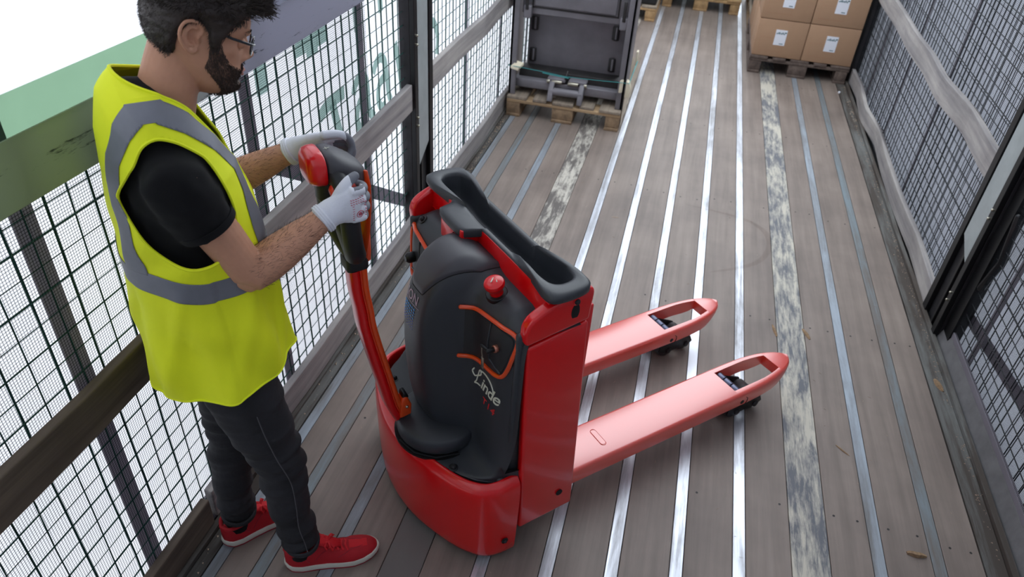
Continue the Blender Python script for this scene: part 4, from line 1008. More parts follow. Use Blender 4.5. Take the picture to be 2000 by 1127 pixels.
# glasses
def gl(x, y, z): return HM @ Vector((x, y, z))
gf = MB(); lenses = []
for s_ in (1, -1):
    loop = [(.0, .0165), (.010, .0155), (.019, .010), (.0215, .0), (.018, -.012), (.009, -.0185), (-.002, -.0195), (-.013, -.016), (-.0185, -.006), (-.018, .006), (-.011, .0145)]
    P = [gl(.1055 - .012 * ((abs(.031 + p.x)) / .05) ** 2, s_ * (.032 + p.x), .0045 + p.y) for p in spline([(a, b, 0) for a, b in loop + [loop[0]]], 4)]
    gf.tube(P, .0017, 8, cap=False)
    lb_ = MB(); lb_.add([p for p in P[:-1]], [tuple(range(len(P) - 1))]); lenses.append(lb_)
    gf.tube([gl(.098, s_ * .053, .012), gl(.096, s_ * .061, .013), gl(.090, s_ * .067, .013)], [(.003, .0024), (.003, .0024), (.003, .002)], 8)
    gf.tube([gl(.092, s_ * .0655, .013), gl(.05, s_ * .0755, .020), gl(.005, s_ * .0775, .031), (gl(-.020, s_ * .076, .036)), gl(-.044, s_ * .074, .022), gl(-.052, s_ * .073, .006)], [(.0016, .0026)] * 4 + [.0016, .0014], 8, up=(0, 0, 1))
gf.tube([gl(.1055, .014, .010), gl(.109, 0, .012), gl(.1055, -.014, .010)], .0017, 8)
gfo = pmesh(gf, 'glasses', 'frame')
for lb_ in lenses: pmesh(lb_, 'lens', 'lens')
# ---- T-shirt
def torso_ring(z, dr=0.0):
    """(u centre, r centre, a, b) of the trunk at height z"""
    return table([(.76, -.292, -.03, .138, .176), (.85, -.292, -.03, .140, .176), (.95, -.292, -.03, .140, .172), (1.05, -.293, -.03, .138, .170), (1.15, -.298, -.03, .136, .172), (1.24, -.302, -.03, .132, .178), (1.30, -.306, -.03, .126, .182), (1.35, -.310, -.03, .116, .178), (1.385, -.320, -.03, .098, .166), (1.42, -.330, -.03, .068, .144), (1.445, -.338, -.03, .030, .122)], z)
def lift(s_, z): return .086 * max(0, 1 - (abs(s_) / .15) ** 1.5) * sstep(1.335, 1.44, z)
def shell_pt(an, z, off=0, fold=True):
    uc, rc, a, b = torso_ring(z); c, s = math.cos(an), math.sin(an)
    a += off; b += off; e = .86
    u = uc + a * math.copysign(abs(c) ** e, c); r = rc + b * math.copysign(abs(s) ** e, s)
    zz = z + lift(r - rc, z)
    return u, r, zz
ts = MB(); rr = []
for z in [.86, .92, 1.0, 1.08, 1.15, 1.20, 1.25, 1.30, 1.34, 1.37, 1.40, 1.42, 1.44]:
    rr.append([tr(*shell_pt(2 * math.pi * k / 64, z, -.014)) for k in range(64)])
ts.rings(rr)
for S, E, s_ in ((SR, ER, 1), (SL, EL, -1)):
    d = E - S; kk = [0, .2, .4, .55, .66]
    P = [S + Vector((0, s_ * .045, .012))] + [S + d * t + Vector((-.006, 0, -.004)) for t in (.0, .13, .25, .34, .40)]
    ts.tube(P, [(.052, .050), (.064, .062), (.066, .064), (.063, .060), (.060, .058), (.059, .057)], 30, up=(0, 1, 0), round_=True)
ts.tube([tr(-.322, RC, 1.430), tr(-.298, RC, 1.484)], [(.070, .074), (.061, .064)], 28, up=(1, 0, 0), round_=False)
tm = remeshed(ts, .0055, 90, .5)
def displace(me, f):
    N = [v.normal.copy() for v in me.vertices]; C = [v.co.copy() for v in me.vertices]
    me.vertices.foreach_set('co', [x for c, n in zip(C, N) for x in (c + n * f(c))]); me.update()
displace(tm, lambda q: .0045 * noise.noise(Vector((q.x * 16 + q.z * 9, q.y * 16, q.z * 22))) + .003 * noise.noise(Vector((q.x * 30, q.y * 30, q.z * 34))))
pmesh(tm, 'tshirt', 'tee')
for S, E, s_ in ((SR, ER, 1), (SL, EL, -1)):
    d = E - S; c = S + d * .40 + Vector((-.006, 0, -.004)); t = d.normalized(); sd = Vector((0, 1, 0)).cross(t).normalized(); b_ = t.cross(sd)
    nb = MB(); nb.tube([c + (sd * math.cos(a) * .0588 + b_ * math.sin(a) * .0568) for a in [2 * math.pi * k / 36 for k in range(37)]], [(.0025, .009)] * 37, 6, up=tuple(t), cap=False); pmesh(nb, 'sleeve_hem', 'tee')
# ---- vest
def vest_raw(an, z, off):
    uc, rc, a, b = torso_ring(z); c, s = math.cos(an), math.sin(an)
    lowf = sstep(1.16, .80, z)
    a += .005 + .008 * sstep(1.32, 1.15, z) + off + .010 * lowf; b += .006 + .006 * sstep(1.32, 1.15, z) + off + .016 * lowf
    # folds: long soft pleats running down from the arm towards the hem
    x = an / (2 * math.pi)
    fd = .0085 * lowf * math.sin(an * 5 + 1.2 + (z - 1) * 5) + .0065 * sstep(1.2, .9, z) * math.sin(an * 9 - z * 9 + .5) + .006 * sstep(1.17, 1.05, z) * max(0, math.sin(an * 7 + (z - 1.1) * 14)) ** 3
    fd += .0035 * noise.noise(Vector((an * 2.2, z * 9, 4))) + .004 * lowf * noise.noise(Vector((an * 4, z * 12, 9)))
    fd += .0050 * sstep(1.12, .95, z) * math.sin(an * 4 - z * 24 + .8) + .004 * sstep(1.35, 1.2, z) * sstep(1.15, 1.2, z) * math.sin(an * 6 + z * 30)
    if c > 0: fd -= .006 * sstep(1.25, 1.0, z)
    e = .86
    u = uc + (a + fd) * math.copysign(abs(c) ** e, c); r = rc + (b + fd) * math.copysign(abs(s) ** e, s)
    zz = z + lift(r - rc, z) + (.008 + off) * sstep(1.36, 1.44, z)
    return Vector(tr(u, r, zz))
def vest_grid(off, na=220, z0=.78, z1=1.447, nz=150):
    vs = []; fs = []; pr = []
    for j in range(nz + 1):
        for k in range(na):
            an = 2 * math.pi * k / na; z = lerp(z0, z1, j / nz); vs.append(tuple(vest_raw(an, z, off))); pr.append((an, z))
    for j in range(nz):
        for k in range(na): fs.append((j * na + k, j * na + (k + 1) % na, (j + 1) * na + (k + 1) % na, (j + 1) * na + k))
    # close the shoulders: join front to back across the top ring
    top = nz * na
    for sd in (1, -1):
        for k in range(na // 4):
            a_, b_, c_, d_ = (top + (i % na) for i in (sd * k, sd * (k + 1), na // 2 - sd * (k + 1), na // 2 - sd * k))
            fs.append((a_, b_, c_, d_) if b_ != c_ else (a_, b_, d_))
    return vs, fs
def hemz(p):
    return .806 + .030 * sstep(.03, .15, abs(p.y + RC)) + .030 * sstep(-.20, -.14, p.x)
def f_hem(p): return p.z - hemz(p)
def f_neck(p):
    """round at the back, deep V at the front"""
    r = abs(-p.y - RC); u = p.x
    d = math.hypot((u + .300) / .072, r / .080) - 1 if p.z > 1.38 else 1
    if u > -.29 and p.z > 1.10:
        half = min(.079, .088 * max(0, (p.z - 1.175) / .26) ** .8) if p.z > 1.165 else -.01
        d = min(d, (r - half) / .065)
    return d * .065
def f_arm(p):
    r = -p.y; s_ = r - RC
    if abs(s_) < .085: return 1
    cu, cz, au, az = -.325, 1.318, .093, .134
    x = p.x - cu; z = p.z - cz; ca, sa = math.cos(.28), math.sin(.28); x2 = x * ca - z * sa * -1; z2 = -x * sa * -1 * -1 + z * ca
    x2 = x * ca + z * sa; z2 = -x * sa + z * ca
    d = (abs(x2 / au) ** 2.3 + abs(z2 / az) ** 2.3) ** (1 / 2.3) - 1
    return max(d * .09, lerp(.085, .140, sstep(1.30, 1.41, p.z)) - abs(s_))
def vest_piece(off, extra, name, mat, solid):
    vs, fs = vest_grid(off)
    for f in (f_hem, f_neck, f_arm) + tuple(extra): vs, fs = clip(vs, fs, f)
    nb = MB(); nb.v = vs; nb.f = fs; nb.m = [0] * len(fs); return pmesh(nb, name, mat, solid=solid, angle=180)
vest = vest_piece(0, (), 'hi_vis_vest', 'vest', .003)
wz = lambda p: 1.150 - .030 * sstep(-.43, -.30, p.x) - .0 * p.y + .02 * sstep(-.25, -.15, p.x)
vest_piece(.0028, (lambda p: .026 - abs(p.z - wz(p)),), 'waist_stripe', 'reflex', .001)
def f_sh(p):
    s_ = abs(-p.y - RC); lo = .090 + .020 * sstep(1.36, 1.46, p.z) + .025 * sstep(1.36, 1.18, p.z) * 1
    return .0245 - .006 * sstep(1.36, 1.46, p.z) - abs(s_ - lo)
vest_piece(.0030, (f_sh, lambda p: p.z - wz(p) - .02), 'shoulder_stripe', 'reflex', .001)
# hem binding of vest edges
def edge_loops(vs, fs):
    cnt = {}
    for f in fs:
        for a, b in zip(f, f[1:] + f[:1]): cnt[(min(a, b), max(a, b))] = cnt.get((min(a, b), max(a, b)), 0) + 1
    adj = {}
    for (a, b), c in cnt.items():
        if c == 1: adj.setdefault(a, []).append(b); adj.setdefault(b, []).append(a)
    loops = []; seen = set()
    for st in adj:
        if st in seen: continue
        lp = [st]; seen.add(st); cur = st
        while True:
            nx = [q for q in adj[cur] if q not in seen]
            if not nx: break
            cur = nx[0]; seen.add(cur); lp.append(cur)
        if len(lp) > 25: loops.append([Vector(vs[i]) for i in lp] + [Vector(vs[lp[0]])])
    return loops
vs, fs = vest_grid(.0005)
for f in (f_hem, f_neck, f_arm): vs, fs = clip(vs, fs, f)
nb = MB()
for lp in edge_loops(vs, fs):
    q = [lp[0]]
    for p in lp[1:]:
        if (p - q[-1]).length > .006: q.append(p)
    q = [q[0]] + [(q[i - 1] + q[i] * 2 + q[i + 1]) / 4 for i in range(1, len(q) - 1)] + [q[-1]]
    nb = MB(); nb.tube(q, .0034, 6, cap=False); pmesh(nb, 'vest_binding', 'vest')
# ---- trousers
tz = MB()
rr = []
for z, a, b in ((.76, .100, .125), (.80, .115, .148), (.86, .118, .155), (.92, .112, .150), (.98, .105, .142)):
    rr.append([tr(-.292 + a * math.cos(t), RC + b * math.sin(t), z) for t in [2 * math.pi * k / 40 for k in range(40)]])
tz.rings(rr)
def leg(keys, seed):
    P = []; Rr = []
    for i in range(len(keys) - 1):
        for k in range(10):
            t = k / 10; a, b = keys[i], keys[i + 1]; s = t
            P.append(Vector(tr(*[lerp(a[c], b[c], s) for c in range(3)]))); Rr.append((lerp(a[3], b[3], s), lerp(a[4], b[4], s)))
    a = keys[-1]; P.append(Vector(tr(*a[:3]))); Rr.append((a[3], a[4]))
    P2 = [P[0]] + [(P[i - 1] + P[i] * 2 + P[i + 1]) / 4 for i in range(1, len(P) - 1)] + [P[-1]]
    for i, p in enumerate(P2):
        z = p.z; w_ = .0035 * math.sin(z * 95 + seed) * (g(z - .50, .10) + .9 * g(z - .17, .09)) + .002 * math.sin(z * 60 + seed * 2)
        Rr[i] = (Rr[i][0] + w_, Rr[i][1] + w_)
    tz.tube(P2, Rr, 30, up=(1, 0, 0), round_=True)
leg([(-.285, .052, .82, .086, .092), (-.268, .066, .70, .078, .086), (-.242, .078, .58, .066, .074), (-.222, .084, .47, .058, .064), (-.222, .086, .38, .056, .062), (-.222, .086, .28, .050, .056), (-.212, .087, .18, .045, .052), (-.208, .088, .135, .046, .054)], 1.0)
leg([(-.290, -.112, .82, .086, .090), (-.292, -.116, .70, .078, .084), (-.302, -.116, .58, .066, .072), (-.306, -.114, .47, .058, .063), (-.322, -.112, .38, .056, .062), (-.336, -.110, .28, .050, .056), (-.342, -.108, .18, .046, .052), (-.342, -.108, .130, .047, .054)], 2.3)
jm = remeshed(tz, .006, 5, .5)
displace(jm, lambda q: .0075 * (g(q.z - .50, .10) + g(q.z - .17, .08) + .45 * g(q.z - .74, .08) + .25) * noise.noise(Vector((q.x * 9, q.y * 9 + q.z * 12, q.z * 42))))
jeans = pmesh(jm, 'jeans', 'denim')
nb = MB()
S1 = [(-.268, .155, .74), (-.258, .152, .66), (-.240, .151, .56), (-.218, .147, .46), (-.216, .148, .36), (-.218, .143, .26), (-.208, .138, .17), (-.206, .141, .13)]
nb.tube([Vector(tr(*p)) + Vector((0, -.001, 0)) for p in spline(S1, 5)], .0016, 5); pmesh(nb, 'side_seam', 'seam')
for c, rr_ in ((tr(-.208, .088, .128), .0), (tr(-.342, -.108, .124), .0)):
    nb = MB(); nb.tube([Vector(c) + Vector((.048 * math.cos(a), .056 * math.sin(a), 0)) for a in [2 * math.pi * k / 32 for k in range(33)]], [(.005, .009)] * 33, 8, up=(0, 0, 1), cap=False); pmesh(nb, 'trouser_cuff', 'denim')
# ---- shoes
def shoe(heel, toe, name='sneaker'):
    """heel and toe: (u, r) of the sole's ends"""
    hx, hy, _ = tr(heel[0], heel[1], 0); tx, ty, _ = tr(toe[0], toe[1], 0); L = math.hypot(tx - hx, ty - hy); an = math.atan2(ty - hy, tx - hx)
    F = Matrix.Translation((hx, hy, 0)) @ Matrix.Rotation(an, 4, 'Z') @ Matrix.Scale(L / .285, 4)
    WT = [(0, .004), (.006, .018), (.02, .029), (.05, .034), (.09, .033), (.13, .035), (.17, .042), (.205, .046), (.235, .043), (.26, .034), (.276, .020), (.283, .008), (.285, .002)]
    ctr = lambda x: -.006 * math.sin(x / .285 * math.pi)
    def sole(z0, z1, grow, nm, mat, lift=.006):
        nb = MB(); xs = [k / 40 for k in range(41)]; xs = [.285 * (.5 - .5 * math.cos(t * math.pi)) for t in xs]
        L_ = [(x + (grow if x > .14 else -grow) * 1, ctr(x) + table(WT, x)[0] + grow) for x in xs] + [(x + (grow if x > .14 else -grow), ctr(x) - table(WT, x)[0] - grow) for x in xs[::-1]]
        lf = lambda x: lift * sstep(.19, .285, x) + .006 * sstep(.03, 0, x)
        nb.rings([[F @ Vector((x * f_ + .1425 * (1 - f_), y * f_, z + lf(x))) for x, y in L_] for z, f_ in ((z0, .985), (z0 + .002, 1), ((z0 + z1) / 2, 1.01), (z1 - .002, 1), (z1, .985))])
        return pmesh(nb, nm, mat, angle=60)
    sole(.0, .008, .0, 'outsole', 'outsole'); sole(.007, .027, .0012, 'midsole', 'midsole', .006)
    nb = MB(); H_ = [(.004, .082), (.03, .094), (.06, .088), (.085, .098), (.11, .100), (.14, .084), (.17, .069), (.20, .060), (.23, .055), (.255, .051), (.270, .046), (.278, .039), (.2815, .030)]
    rs = []
    for k in range(45):
        x = .003 + .2795 * math.sin(k / 44 * math.pi / 2); h = table(H_, x)[0]; w_ = max(.004, table(WT, x)[0] - .0015); n_ = 26; ring_ = []
        for i in range(n_):
            t = math.pi * i / (n_ - 1); c, s = math.cos(t), math.sin(t); nar = 1 - .40 * (s ** 2) * (1 if x < .16 else .5)
            ring_.append(F @ Vector((x, ctr(x) + w_ * math.copysign(abs(c) ** .75, c) * (nar if x < .2 else 1), .022 + (h - .022) * s ** .8)))
        rs.append(ring_)
    nb.rings(rs, closed=True); up = pmesh(nb, name + '_upper', 'shoe', angle=80)
    # toe vamp of lighter mesh cloth, tongue, collar, laces, seams
    nb = MB(); rs = []
    for k in range(14):
        x = .195 + .055 * k / 13; h = table(H_, x)[0]; w_ = table(WT, x)[0]; row = []
        for i in range(15):
            t = math.pi * (.27 + .46 * i / 14); c, s = math.cos(t), math.sin(t); row.append(F @ Vector((x, ctr(x) + w_ * c * (1 - .28 * s * s), .0232 + (h - .022) * s ** .8 + .0006)))
        rs.append(row)
    nb.rings(rs, closed=False, cap0=False, cap1=False); pmesh(nb, 'toe_vamp', 'shoe_light', angle=180)
    nb = MB(); nb.rings([[F @ Vector((x, ctr(x) + w_ * c, z + .004 * (1 - c * c))) for c in (-1, -.5, 0, .5, 1)] for x, z, w_ in ((.17, .070, .014), (.14, .086, .018), (.115, .101, .021), (.098, .113, .023), (.092, .119, .022))], closed=False, cap0=False, cap1=False); pmesh(nb, 'tongue', 'shoe_light', solid=.006, angle=180)
    nb = MB(); lp = [(.006, 0, .085), (.02, .026, .092), (.055, .029, .087), (.09, .026, .094), (.108, .014, .104), (.108, -.014, .104), (.09, -.030, .094), (.055, -.033, .087), (.02, -.030, .092), (.006, 0, .085)]
    nb.tube([F @ Vector(p) for p in spline(lp, 5)], .006, 8, cap=False); pmesh(nb, 'collar', 'shoe')
    nb = MB(); nb.tube([F @ Vector((.055, 0, .055)), F @ Vector((.055, 0, .105)), F @ Vector((.052, 0, .16))], [(.034, .040), (.030, .036), (.028, .034)], 18, up=(1, 0, 0)); pmesh(nb, 'sock', 'tee')
    nb = MB()
    for k in range(5):
        x = .128 + k * .0135; z = table(H_, x)[0] + .0035; w_ = .017
        nb.tube([F @ Vector((x, ctr(x) + w_ + .004, z - .010)), F @ Vector((x + .004, ctr(x) + .008, z)), F @ Vector((x + .002, ctr(x) - .008, z + .001)), F @ Vector((x + .008, ctr(x) - w_ - .004, z - .010))], [(.0032, .0014)] * 4, 6)
        nb.tube([F @ Vector((x, ctr(x) - w_ - .004, z - .010)), F @ Vector((x + .008, ctr(x) + w_ + .002, z - .009))], [(.0026, .0012)] * 2, 6)
    for a in ((.5, 1, 0), (.3, -1.2, 0), (-.6, .9, .2), (-.4, -1.0, .2)):
        b_ = Vector((.134, ctr(.134), .093)); d = Vector(a).normalized()
        nb.tube([F @ b_, F @ (b_ + d * .014 + Vector((0, 0, .008))), F @ (b_ + d * .026 + Vector((0, 0, .002))), F @ (b_ + d * .030 + Vector((.006, 0, -.012)))], [(.003, .0013)] * 4, 6)
    for s in (1, -1): nb.tube([F @ Vector((.134, ctr(.134), .093)), F @ Vector((.142, ctr(.13) + s * .014, .100)), F @ Vector((.152, ctr(.13) + s * .022, .088)), F @ Vector((.140, ctr(.13) + s * .010, .090))], [(.003, .0013)] * 4, 6)
    pmesh(nb, 'laces', 'shoe_light')
    nb = MB()
    for s in (1, -1):
        for pts in ([(.16, .30, .0), (.185, .55, 0), (.20, .72, 0), (.235, .85, 0)], [(.09, .15, 0), (.12, .45, 0), (.15, .75, 0)], [(.03, .85, 0), (.05, .45, 0), (.075, .12, 0)]):
            P = []
            for x, q, _ in spline(pts, 4):
                h = table(H_, x)[0]; w_ = table(WT, x)[0] - .001; t = math.pi / 2 * q; P.append(F @ Vector((x, ctr(x) + s * w_ * math.cos(t) ** .75 * (1 - .40 * math.sin(t) ** 2 * (1 if x < .16 else .5)) , .0225 + (h - .022) * math.sin(t) ** .8)))
            nb.tube(P, .0011, 5)
    pmesh(nb, 'seam_line', 'outsole')
shoe((-.262, .060), (.010, .140)); shoe((-.408, -.102), (-.128, -.152))
# ---- gloves
def glove(W, E, knk, up_, s_, fingers, thumb):
    d = (knk - W); f = d.normalized(); gm = MB(); side = Vector((0, s_ * -1, 0)) * 0
    nrm = up_.cross(f).normalized()
    gm.tube([W - (W - E).normalized() * .0 + (E - W).normalized() * .030, W + (E - W).normalized() * .008, W + d * .25, W + d * .6, W + d * 1.0], [(.029, .033), (.028, .032), (.022, .036), (.020, .041), (.016, .040)], 22, up=tuple(up_), phase=0)
    for pts in fingers:
        gm.tube(spline([tuple(p) for p in pts], 4), [lerp(.0108, .0085, k / (4 * (len(pts) - 1))) for k in range(4 * (len(pts) - 1) + 1)], 12)
    gm.tube(spline([tuple(p) for p in thumb], 4), [lerp(.0155, .0105, k / (4 * (len(thumb) - 1))) for k in range(4 * (len(thumb) - 1) + 1)], 12)
    return gm
def split_glove(me, fcoat):
    me.materials.append(M['glove']); me.materials.append(M['coating'])
    for p in me.polygons:
        p.material_index = 1 if fcoat(p.center) else 0
# right hand on the near grip
fr = []
for k, z in enumerate((1.262, 1.240, 1.217, 1.196)):
    o = .004 * (k in (1, 2)); e = [.0, .004, .002, -.004][k]
    fr.append([tr(.020, .122, z + .002), tr(.046 + o, .117, z), tr(.058 + e, .094, z - .004), tr(.052 + e, .070, z - .008), tr(.034, .056, z - .010)])
gr = glove(WR, ER, Vector(tr(.030, .118, 1.230)), Vector((0, 0, 1)), 1, fr, [tr(-.012, .112, 1.244), tr(.004, .108, 1.266), tr(.024, .098, 1.279), tr(.044, .088, 1.284)])
gm_ = remeshed(gr, .0022, 4, .45)
split_glove(gm_, lambda c: (c.x > .052 or -c.y < .092 or (c.z > 1.270 and c.x > .026) or c.z < 1.188) and c.x > -.01)
for v in gm_.vertices: v.co -= PO
rg = link('glove', gm_, person, True, angle=180)
nb = MB(); cw = WR + (ER - WR).normalized() * .028; t = (ER - WR).normalized(); sd = Vector((0, 0, 1)).cross(t).normalized(); b_ = t.cross(sd)
def cuff(W, E):
    nb = MB(); t = (E - W).normalized(); sd = Vector((0, 0, 1)).cross(t).normalized(); b_ = t.cross(sd)
    for dd, rd in ((.024, .003), (.029, .0035), (.034, .003)): nb.tube([W + t * dd + sd * math.cos(a) * .031 + b_ * math.sin(a) * .031 for a in [2 * math.pi * k / 30 for k in range(31)]], rd, 8, cap=False)
    pmesh(nb, 'glove_cuff', 'glove')
cuff(WR, ER); cuff(WL, EL)
# printed mark on the back of the hand
nb = MB()
c = Vector(tr(.030, .1375, 1.222))
bvh = None
from mathutils.bvhtree import BVHTree
bt = BVHTree.FromPolygons([v.co + PO for v in gm_.vertices], [tuple(p.vertices) for p in gm_.polygons])
def onhand(x, z):
    o_ = Vector((x, -.20, z)); h = bt.ray_cast(o_, Vector((0, 1, 0)))
    return (h[0] + Vector((0, -.0006, 0))) if h[0] is not None else Vector((x, -.135, z))
nb.tube([onhand(.034 + .0085 * math.cos(a), 1.212 + .0085 * math.sin(a)) for a in [2 * math.pi * k / 20 for k in range(21)]], .0007, 4, cap=False)
nb.tube([onhand(.034 + .003 * math.cos(a), 1.212 + .003 * math.sin(a)) for a in [2 * math.pi * k / 10 for k in range(11)]], .0016, 4, cap=False)
for z in (1.252, 1.247, 1.242):
    for k in range(6):
        x = .012 + k * .006; nb.tube([onhand(x, z), onhand(x + .0035, z - .002)], .0007, 4)
for z in (1.236, 1.230, 1.224, 1.218, 1.212, 1.206, 1.200):
    nb.tube([onhand(.016, z), onhand(.016 + .004, z)], .0006, 4)
    nb.tube([onhand(.048, z + .004), onhand(.051, z + .002)], .0009, 4)
pmesh(nb, 'glove_print', 'glove_print')
# left hand over the far grip
fl_ = []
for k in range(4):
    z = [1.306, 1.288, 1.268, 1.250][k]; r_ = [-.092, -.106, -.120, -.132][k]; e = [.0, .006, .004, -.004][k]
    fl_.append([tr(.035, r_, z), tr(.066 + e, r_ + .001, z - .002), tr(.092 + e, r_ + .004, z - .014), tr(.100 + e, r_ + .010, z - .038), tr(.088 + e, r_ + .018, z - .056)])
gl_ = glove(WL, EL, Vector(tr(.046, -.112, 1.282)), (Vector(tr(0, .042, .058))).normalized(), -1, fl_, [tr(.000, -.130, 1.250), tr(.018, -.108, 1.248), tr(.038, -.088, 1.242), tr(.056, -.074, 1.232)])
gm2 = remeshed(gl_, .0022, 4, .45)
split_glove(gm2, lambda c: c.x > .086 or (c.z < 1.255 and c.x > .01) or (c.x > .062 and c.z < 1.285))
for v in gm2.vertices: v.co -= PO
link('glove', gm2, person, True, angle=180)

# ================================================================== PALLETS AND GOODS
def pallet(x, y, label, group, dk='pallet_top', xb='pallet_x', bl='pallet', rot=0, seed=1):
    """x, y: near left corner on the floor; .8 wide, 1.2 deep"""
    p = empty('pallet', (x, y, 0), rot, label=label, category='pallet', group=group); rg_ = random.Random(seed)
    j = lambda a=.003: rg_.uniform(-a, a)
    xs = [(0, .145), (.186, .286), (.3275, .4725), (.514, .614), (.655, .80)]
    for a, b in xs:
        m_ = MB(); e = j(.006); m_.box(a + j(), b + j(), e, 1.2 + j(.006), .122, .144 + j(.0015)); m_.build('deck_board', dk, p, True, bevel=.0035)
    for a, b in ((0, .145), (.5275, .6725), (1.055, 1.2)):
        m_ = MB(); m_.box(j(), .80 + j(), a + .004, b + j(), .100, .122); m_.build('cross_board', xb, p, True, bevel=.003)
        for c, d in ((0.003, .100), (.3275, .4725), (.70, .797)):
            m_ = MB(); m_.box(c + j(), d + j(), a + .006 + j(), b + j(), .022, .100); m_.build('block', bl, p, True, bevel=.004)
    for c, d in ((0.003, .100), (.3275, .4725), (.70, .797)):
        m_ = MB(); m_.box(c, d, j(), 1.2 + j(), 0, .022); m_.build('bottom_board', bl, p, True, bevel=.003)
    return p
pallet(-1.142, 4.76, 'wooden pallet carrying the dark steel machine frame against the left wall', 'wooden pallets', seed=2)
pallet(.537, 6.44, 'dark worn pallet under the stacked brown cartons', 'wooden pallets', 'pallet_dark', 'pallet_dark', 'pallet_dark', seed=3)
pallet(-.335, 8.20, 'light wooden pallet at the far middle of the floor', 'wooden pallets', 'pallet_light', 'pallet_light', 'pallet_light', seed=4)
pallet(-1.152, 7.56, 'light wooden pallet just behind the machine frame at the left wall', 'wooden pallets', 'pallet_top', 'pallet_light', 'pallet_light', seed=5)
pallet(.545, 7.68, 'wooden pallet hidden behind the carton pallet at the right wall', 'wooden pallets', 'pallet_top', 'pallet_x', 'pallet', seed=6)
# cartons
def carton(x, y, z, label, w_=.395, d=.38, h=.296, seed=0, lab=True):
    rg_ = random.Random(seed); c = empty('cardboard_box', (x, y, z), rg_.uniform(-.006, .006), label=label, category='box', group='brown cartons on the pallet')
    m_ = MB(); m_.box(0, w_, 0, d, 0, h); b_ = m_.build('carton_body', 'carton', c, True, bevel=.004)
    m_ = MB(); m_.box(.004, w_ - .004, d / 2 - .0015, d / 2 + .0015, h - .002, h + .0008); m_.build('top_seam', 'tape', c, False)
    m_ = MB()                                                # faint printed frame
    for a, b, e, f in ((.04, .23, .045, .046), (.04, .23, .150, .151), (.04, .041, .045, .151), (.229, .23, .045, .151)): m_.box(a, b, -.0006, .001, e, f)
    m_.build('printed_frame', 'tape', c, False)
    if lab:
        m_ = MB(); m_.box(.150, .240, -.0014, .001, .098, .222); lb = m_.build('paper_label', 'label', c, False)
        k = 0
        for xx in (.158, .168, .177, .187, .196, .206, .216):
            m_ = MB(); m_.box(xx, xx + .007, -.0022, 0, .186 + .003 * (k % 2), .196 + .004 * ((k * 7) % 3)); m_.build('label_writing', 'ink', lb, False); k += 1
        m_ = MB(); m_.box(.196, .226, -.0022, 0, .108, .114); m_.build('label_writing', 'ink', lb, False)
        m_ = MB(); m_.box(.222, .236, -.0022, 0, .196, .206); m_.build('label_mark', 'ink', lb, False)
    return c
names = {(0, 0): 'lower left carton with white label at the front of the pallet stack', (1, 0): 'lower right carton with white label beside the right wall', (0, 1): 'second-row left carton cut off by the top edge of the photo', (1, 1): 'second-row right carton cut off by the top edge of the photo'}
for r_ in range(3):
    for cx in range(2):
        for cy in range(3):
            if r_ < 2 and cy == 0: lb = names[(cx, r_)]
            else: lb = 'brown carton in the %s row, %s column, %s of the pallet' % (('bottom', 'second', 'top')[r_], ('left', 'right')[cx], ('front', 'middle', 'back')[cy])
            carton(.542 + cx * .400, 6.450 + cy * .39, .1475 + r_ * .3005, lb, seed=r_ * 9 + cx * 3 + cy)
# wrapped load behind the cartons
def wrapped(x, y, w_, d, h, label, mat='wrap'):
    o = empty('wrapped_load', (x, y, .146), 0, label=label, category='load')
    m_ = MB(); m_.box(0, w_, 0, d, 0, h); m_.build('wrapped_block', mat, o, True, bevel=.02); m_ = MB()
    for k in range(9):
        z = .05 + k * h / 10; m_.rings([[(-.003, -.003, z + dz), (w_ + .003, -.003, z + dz + .01), (w_ + .003, d + .003, z + dz), (-.003, d + .003, z + dz - .01)] for dz in (0, .012)], cap0=False, cap1=False)
    m_.build('film_folds', mat, o, True)
wrapped(.565, 7.72, .74, 1.1, 1.0, 'load wrapped in black film behind the cartons')
wrapped(-1.10, 7.60, .74, 1.1, 1.0, 'dark film-wrapped load behind the machine frame')
wrapped(-.31, 8.24, .74, 1.1, .9, 'dark load on the far middle pallet')
# machine frame on the left pallet: two uprights, back plate with pressed rib, cross beam and rollers
mf = empty('machine_frame', (-1.142, 4.80, .145), 0, label='dark grey steel machine frame standing on the left pallet, strapped with teal band', category='machine')
def mpart(name, mat, fn, parent=None, **k):
    m_ = MB(); fn(m_); return m_.build(name, mat, parent or mf, True, **k)
for x0, nm in ((.0, 'upright'), (.782, 'upright')):
    up = mpart(nm, 'machine', lambda m_: (m_.box(x0, x0 + .018, 0, .30, 0, 1.5), m_.box(x0 + (0 if x0 < .1 else -.03), x0 + (.048 if x0 < .1 else .018), 0, .012, .0 if x0 > .1 else 0, 1.5)), bevel=.003)
mpart('back_plate', 'machine', lambda m_: m_.box(.075, .74, .215, .232, .03, .62), bevel=.003)
mpart('upper_panel', 'machine', lambda m_: m_.box(.055, .765, .05, .075, .545, 1.45), bevel=.004)
mpart('pressed_rib', 'machine', lambda m_: (m_.box(.135, .675, .032, .052, .60, .90)), bevel=.012, seg=3)
mpart('rib_groove', 'machine_dark', lambda m_: (m_.box(.118, .692, .046, .052, .583, .593), m_.box(.118, .128, .046, .052, .583, .95), m_.box(.682, .692, .046, .052, .583, .95)), bevel=.002)
for x0 in (.070, .705): mpart('slot_bracket', 'machine', lambda m_: (m_.box(x0, x0 + .052, .012, .06, .52, .60), ), bevel=.008); mpart('slot_opening', 'machine_dark', lambda m_: m_.box(x0 + .012, x0 + .034, .006, .014, .575, .70), bevel=.004)
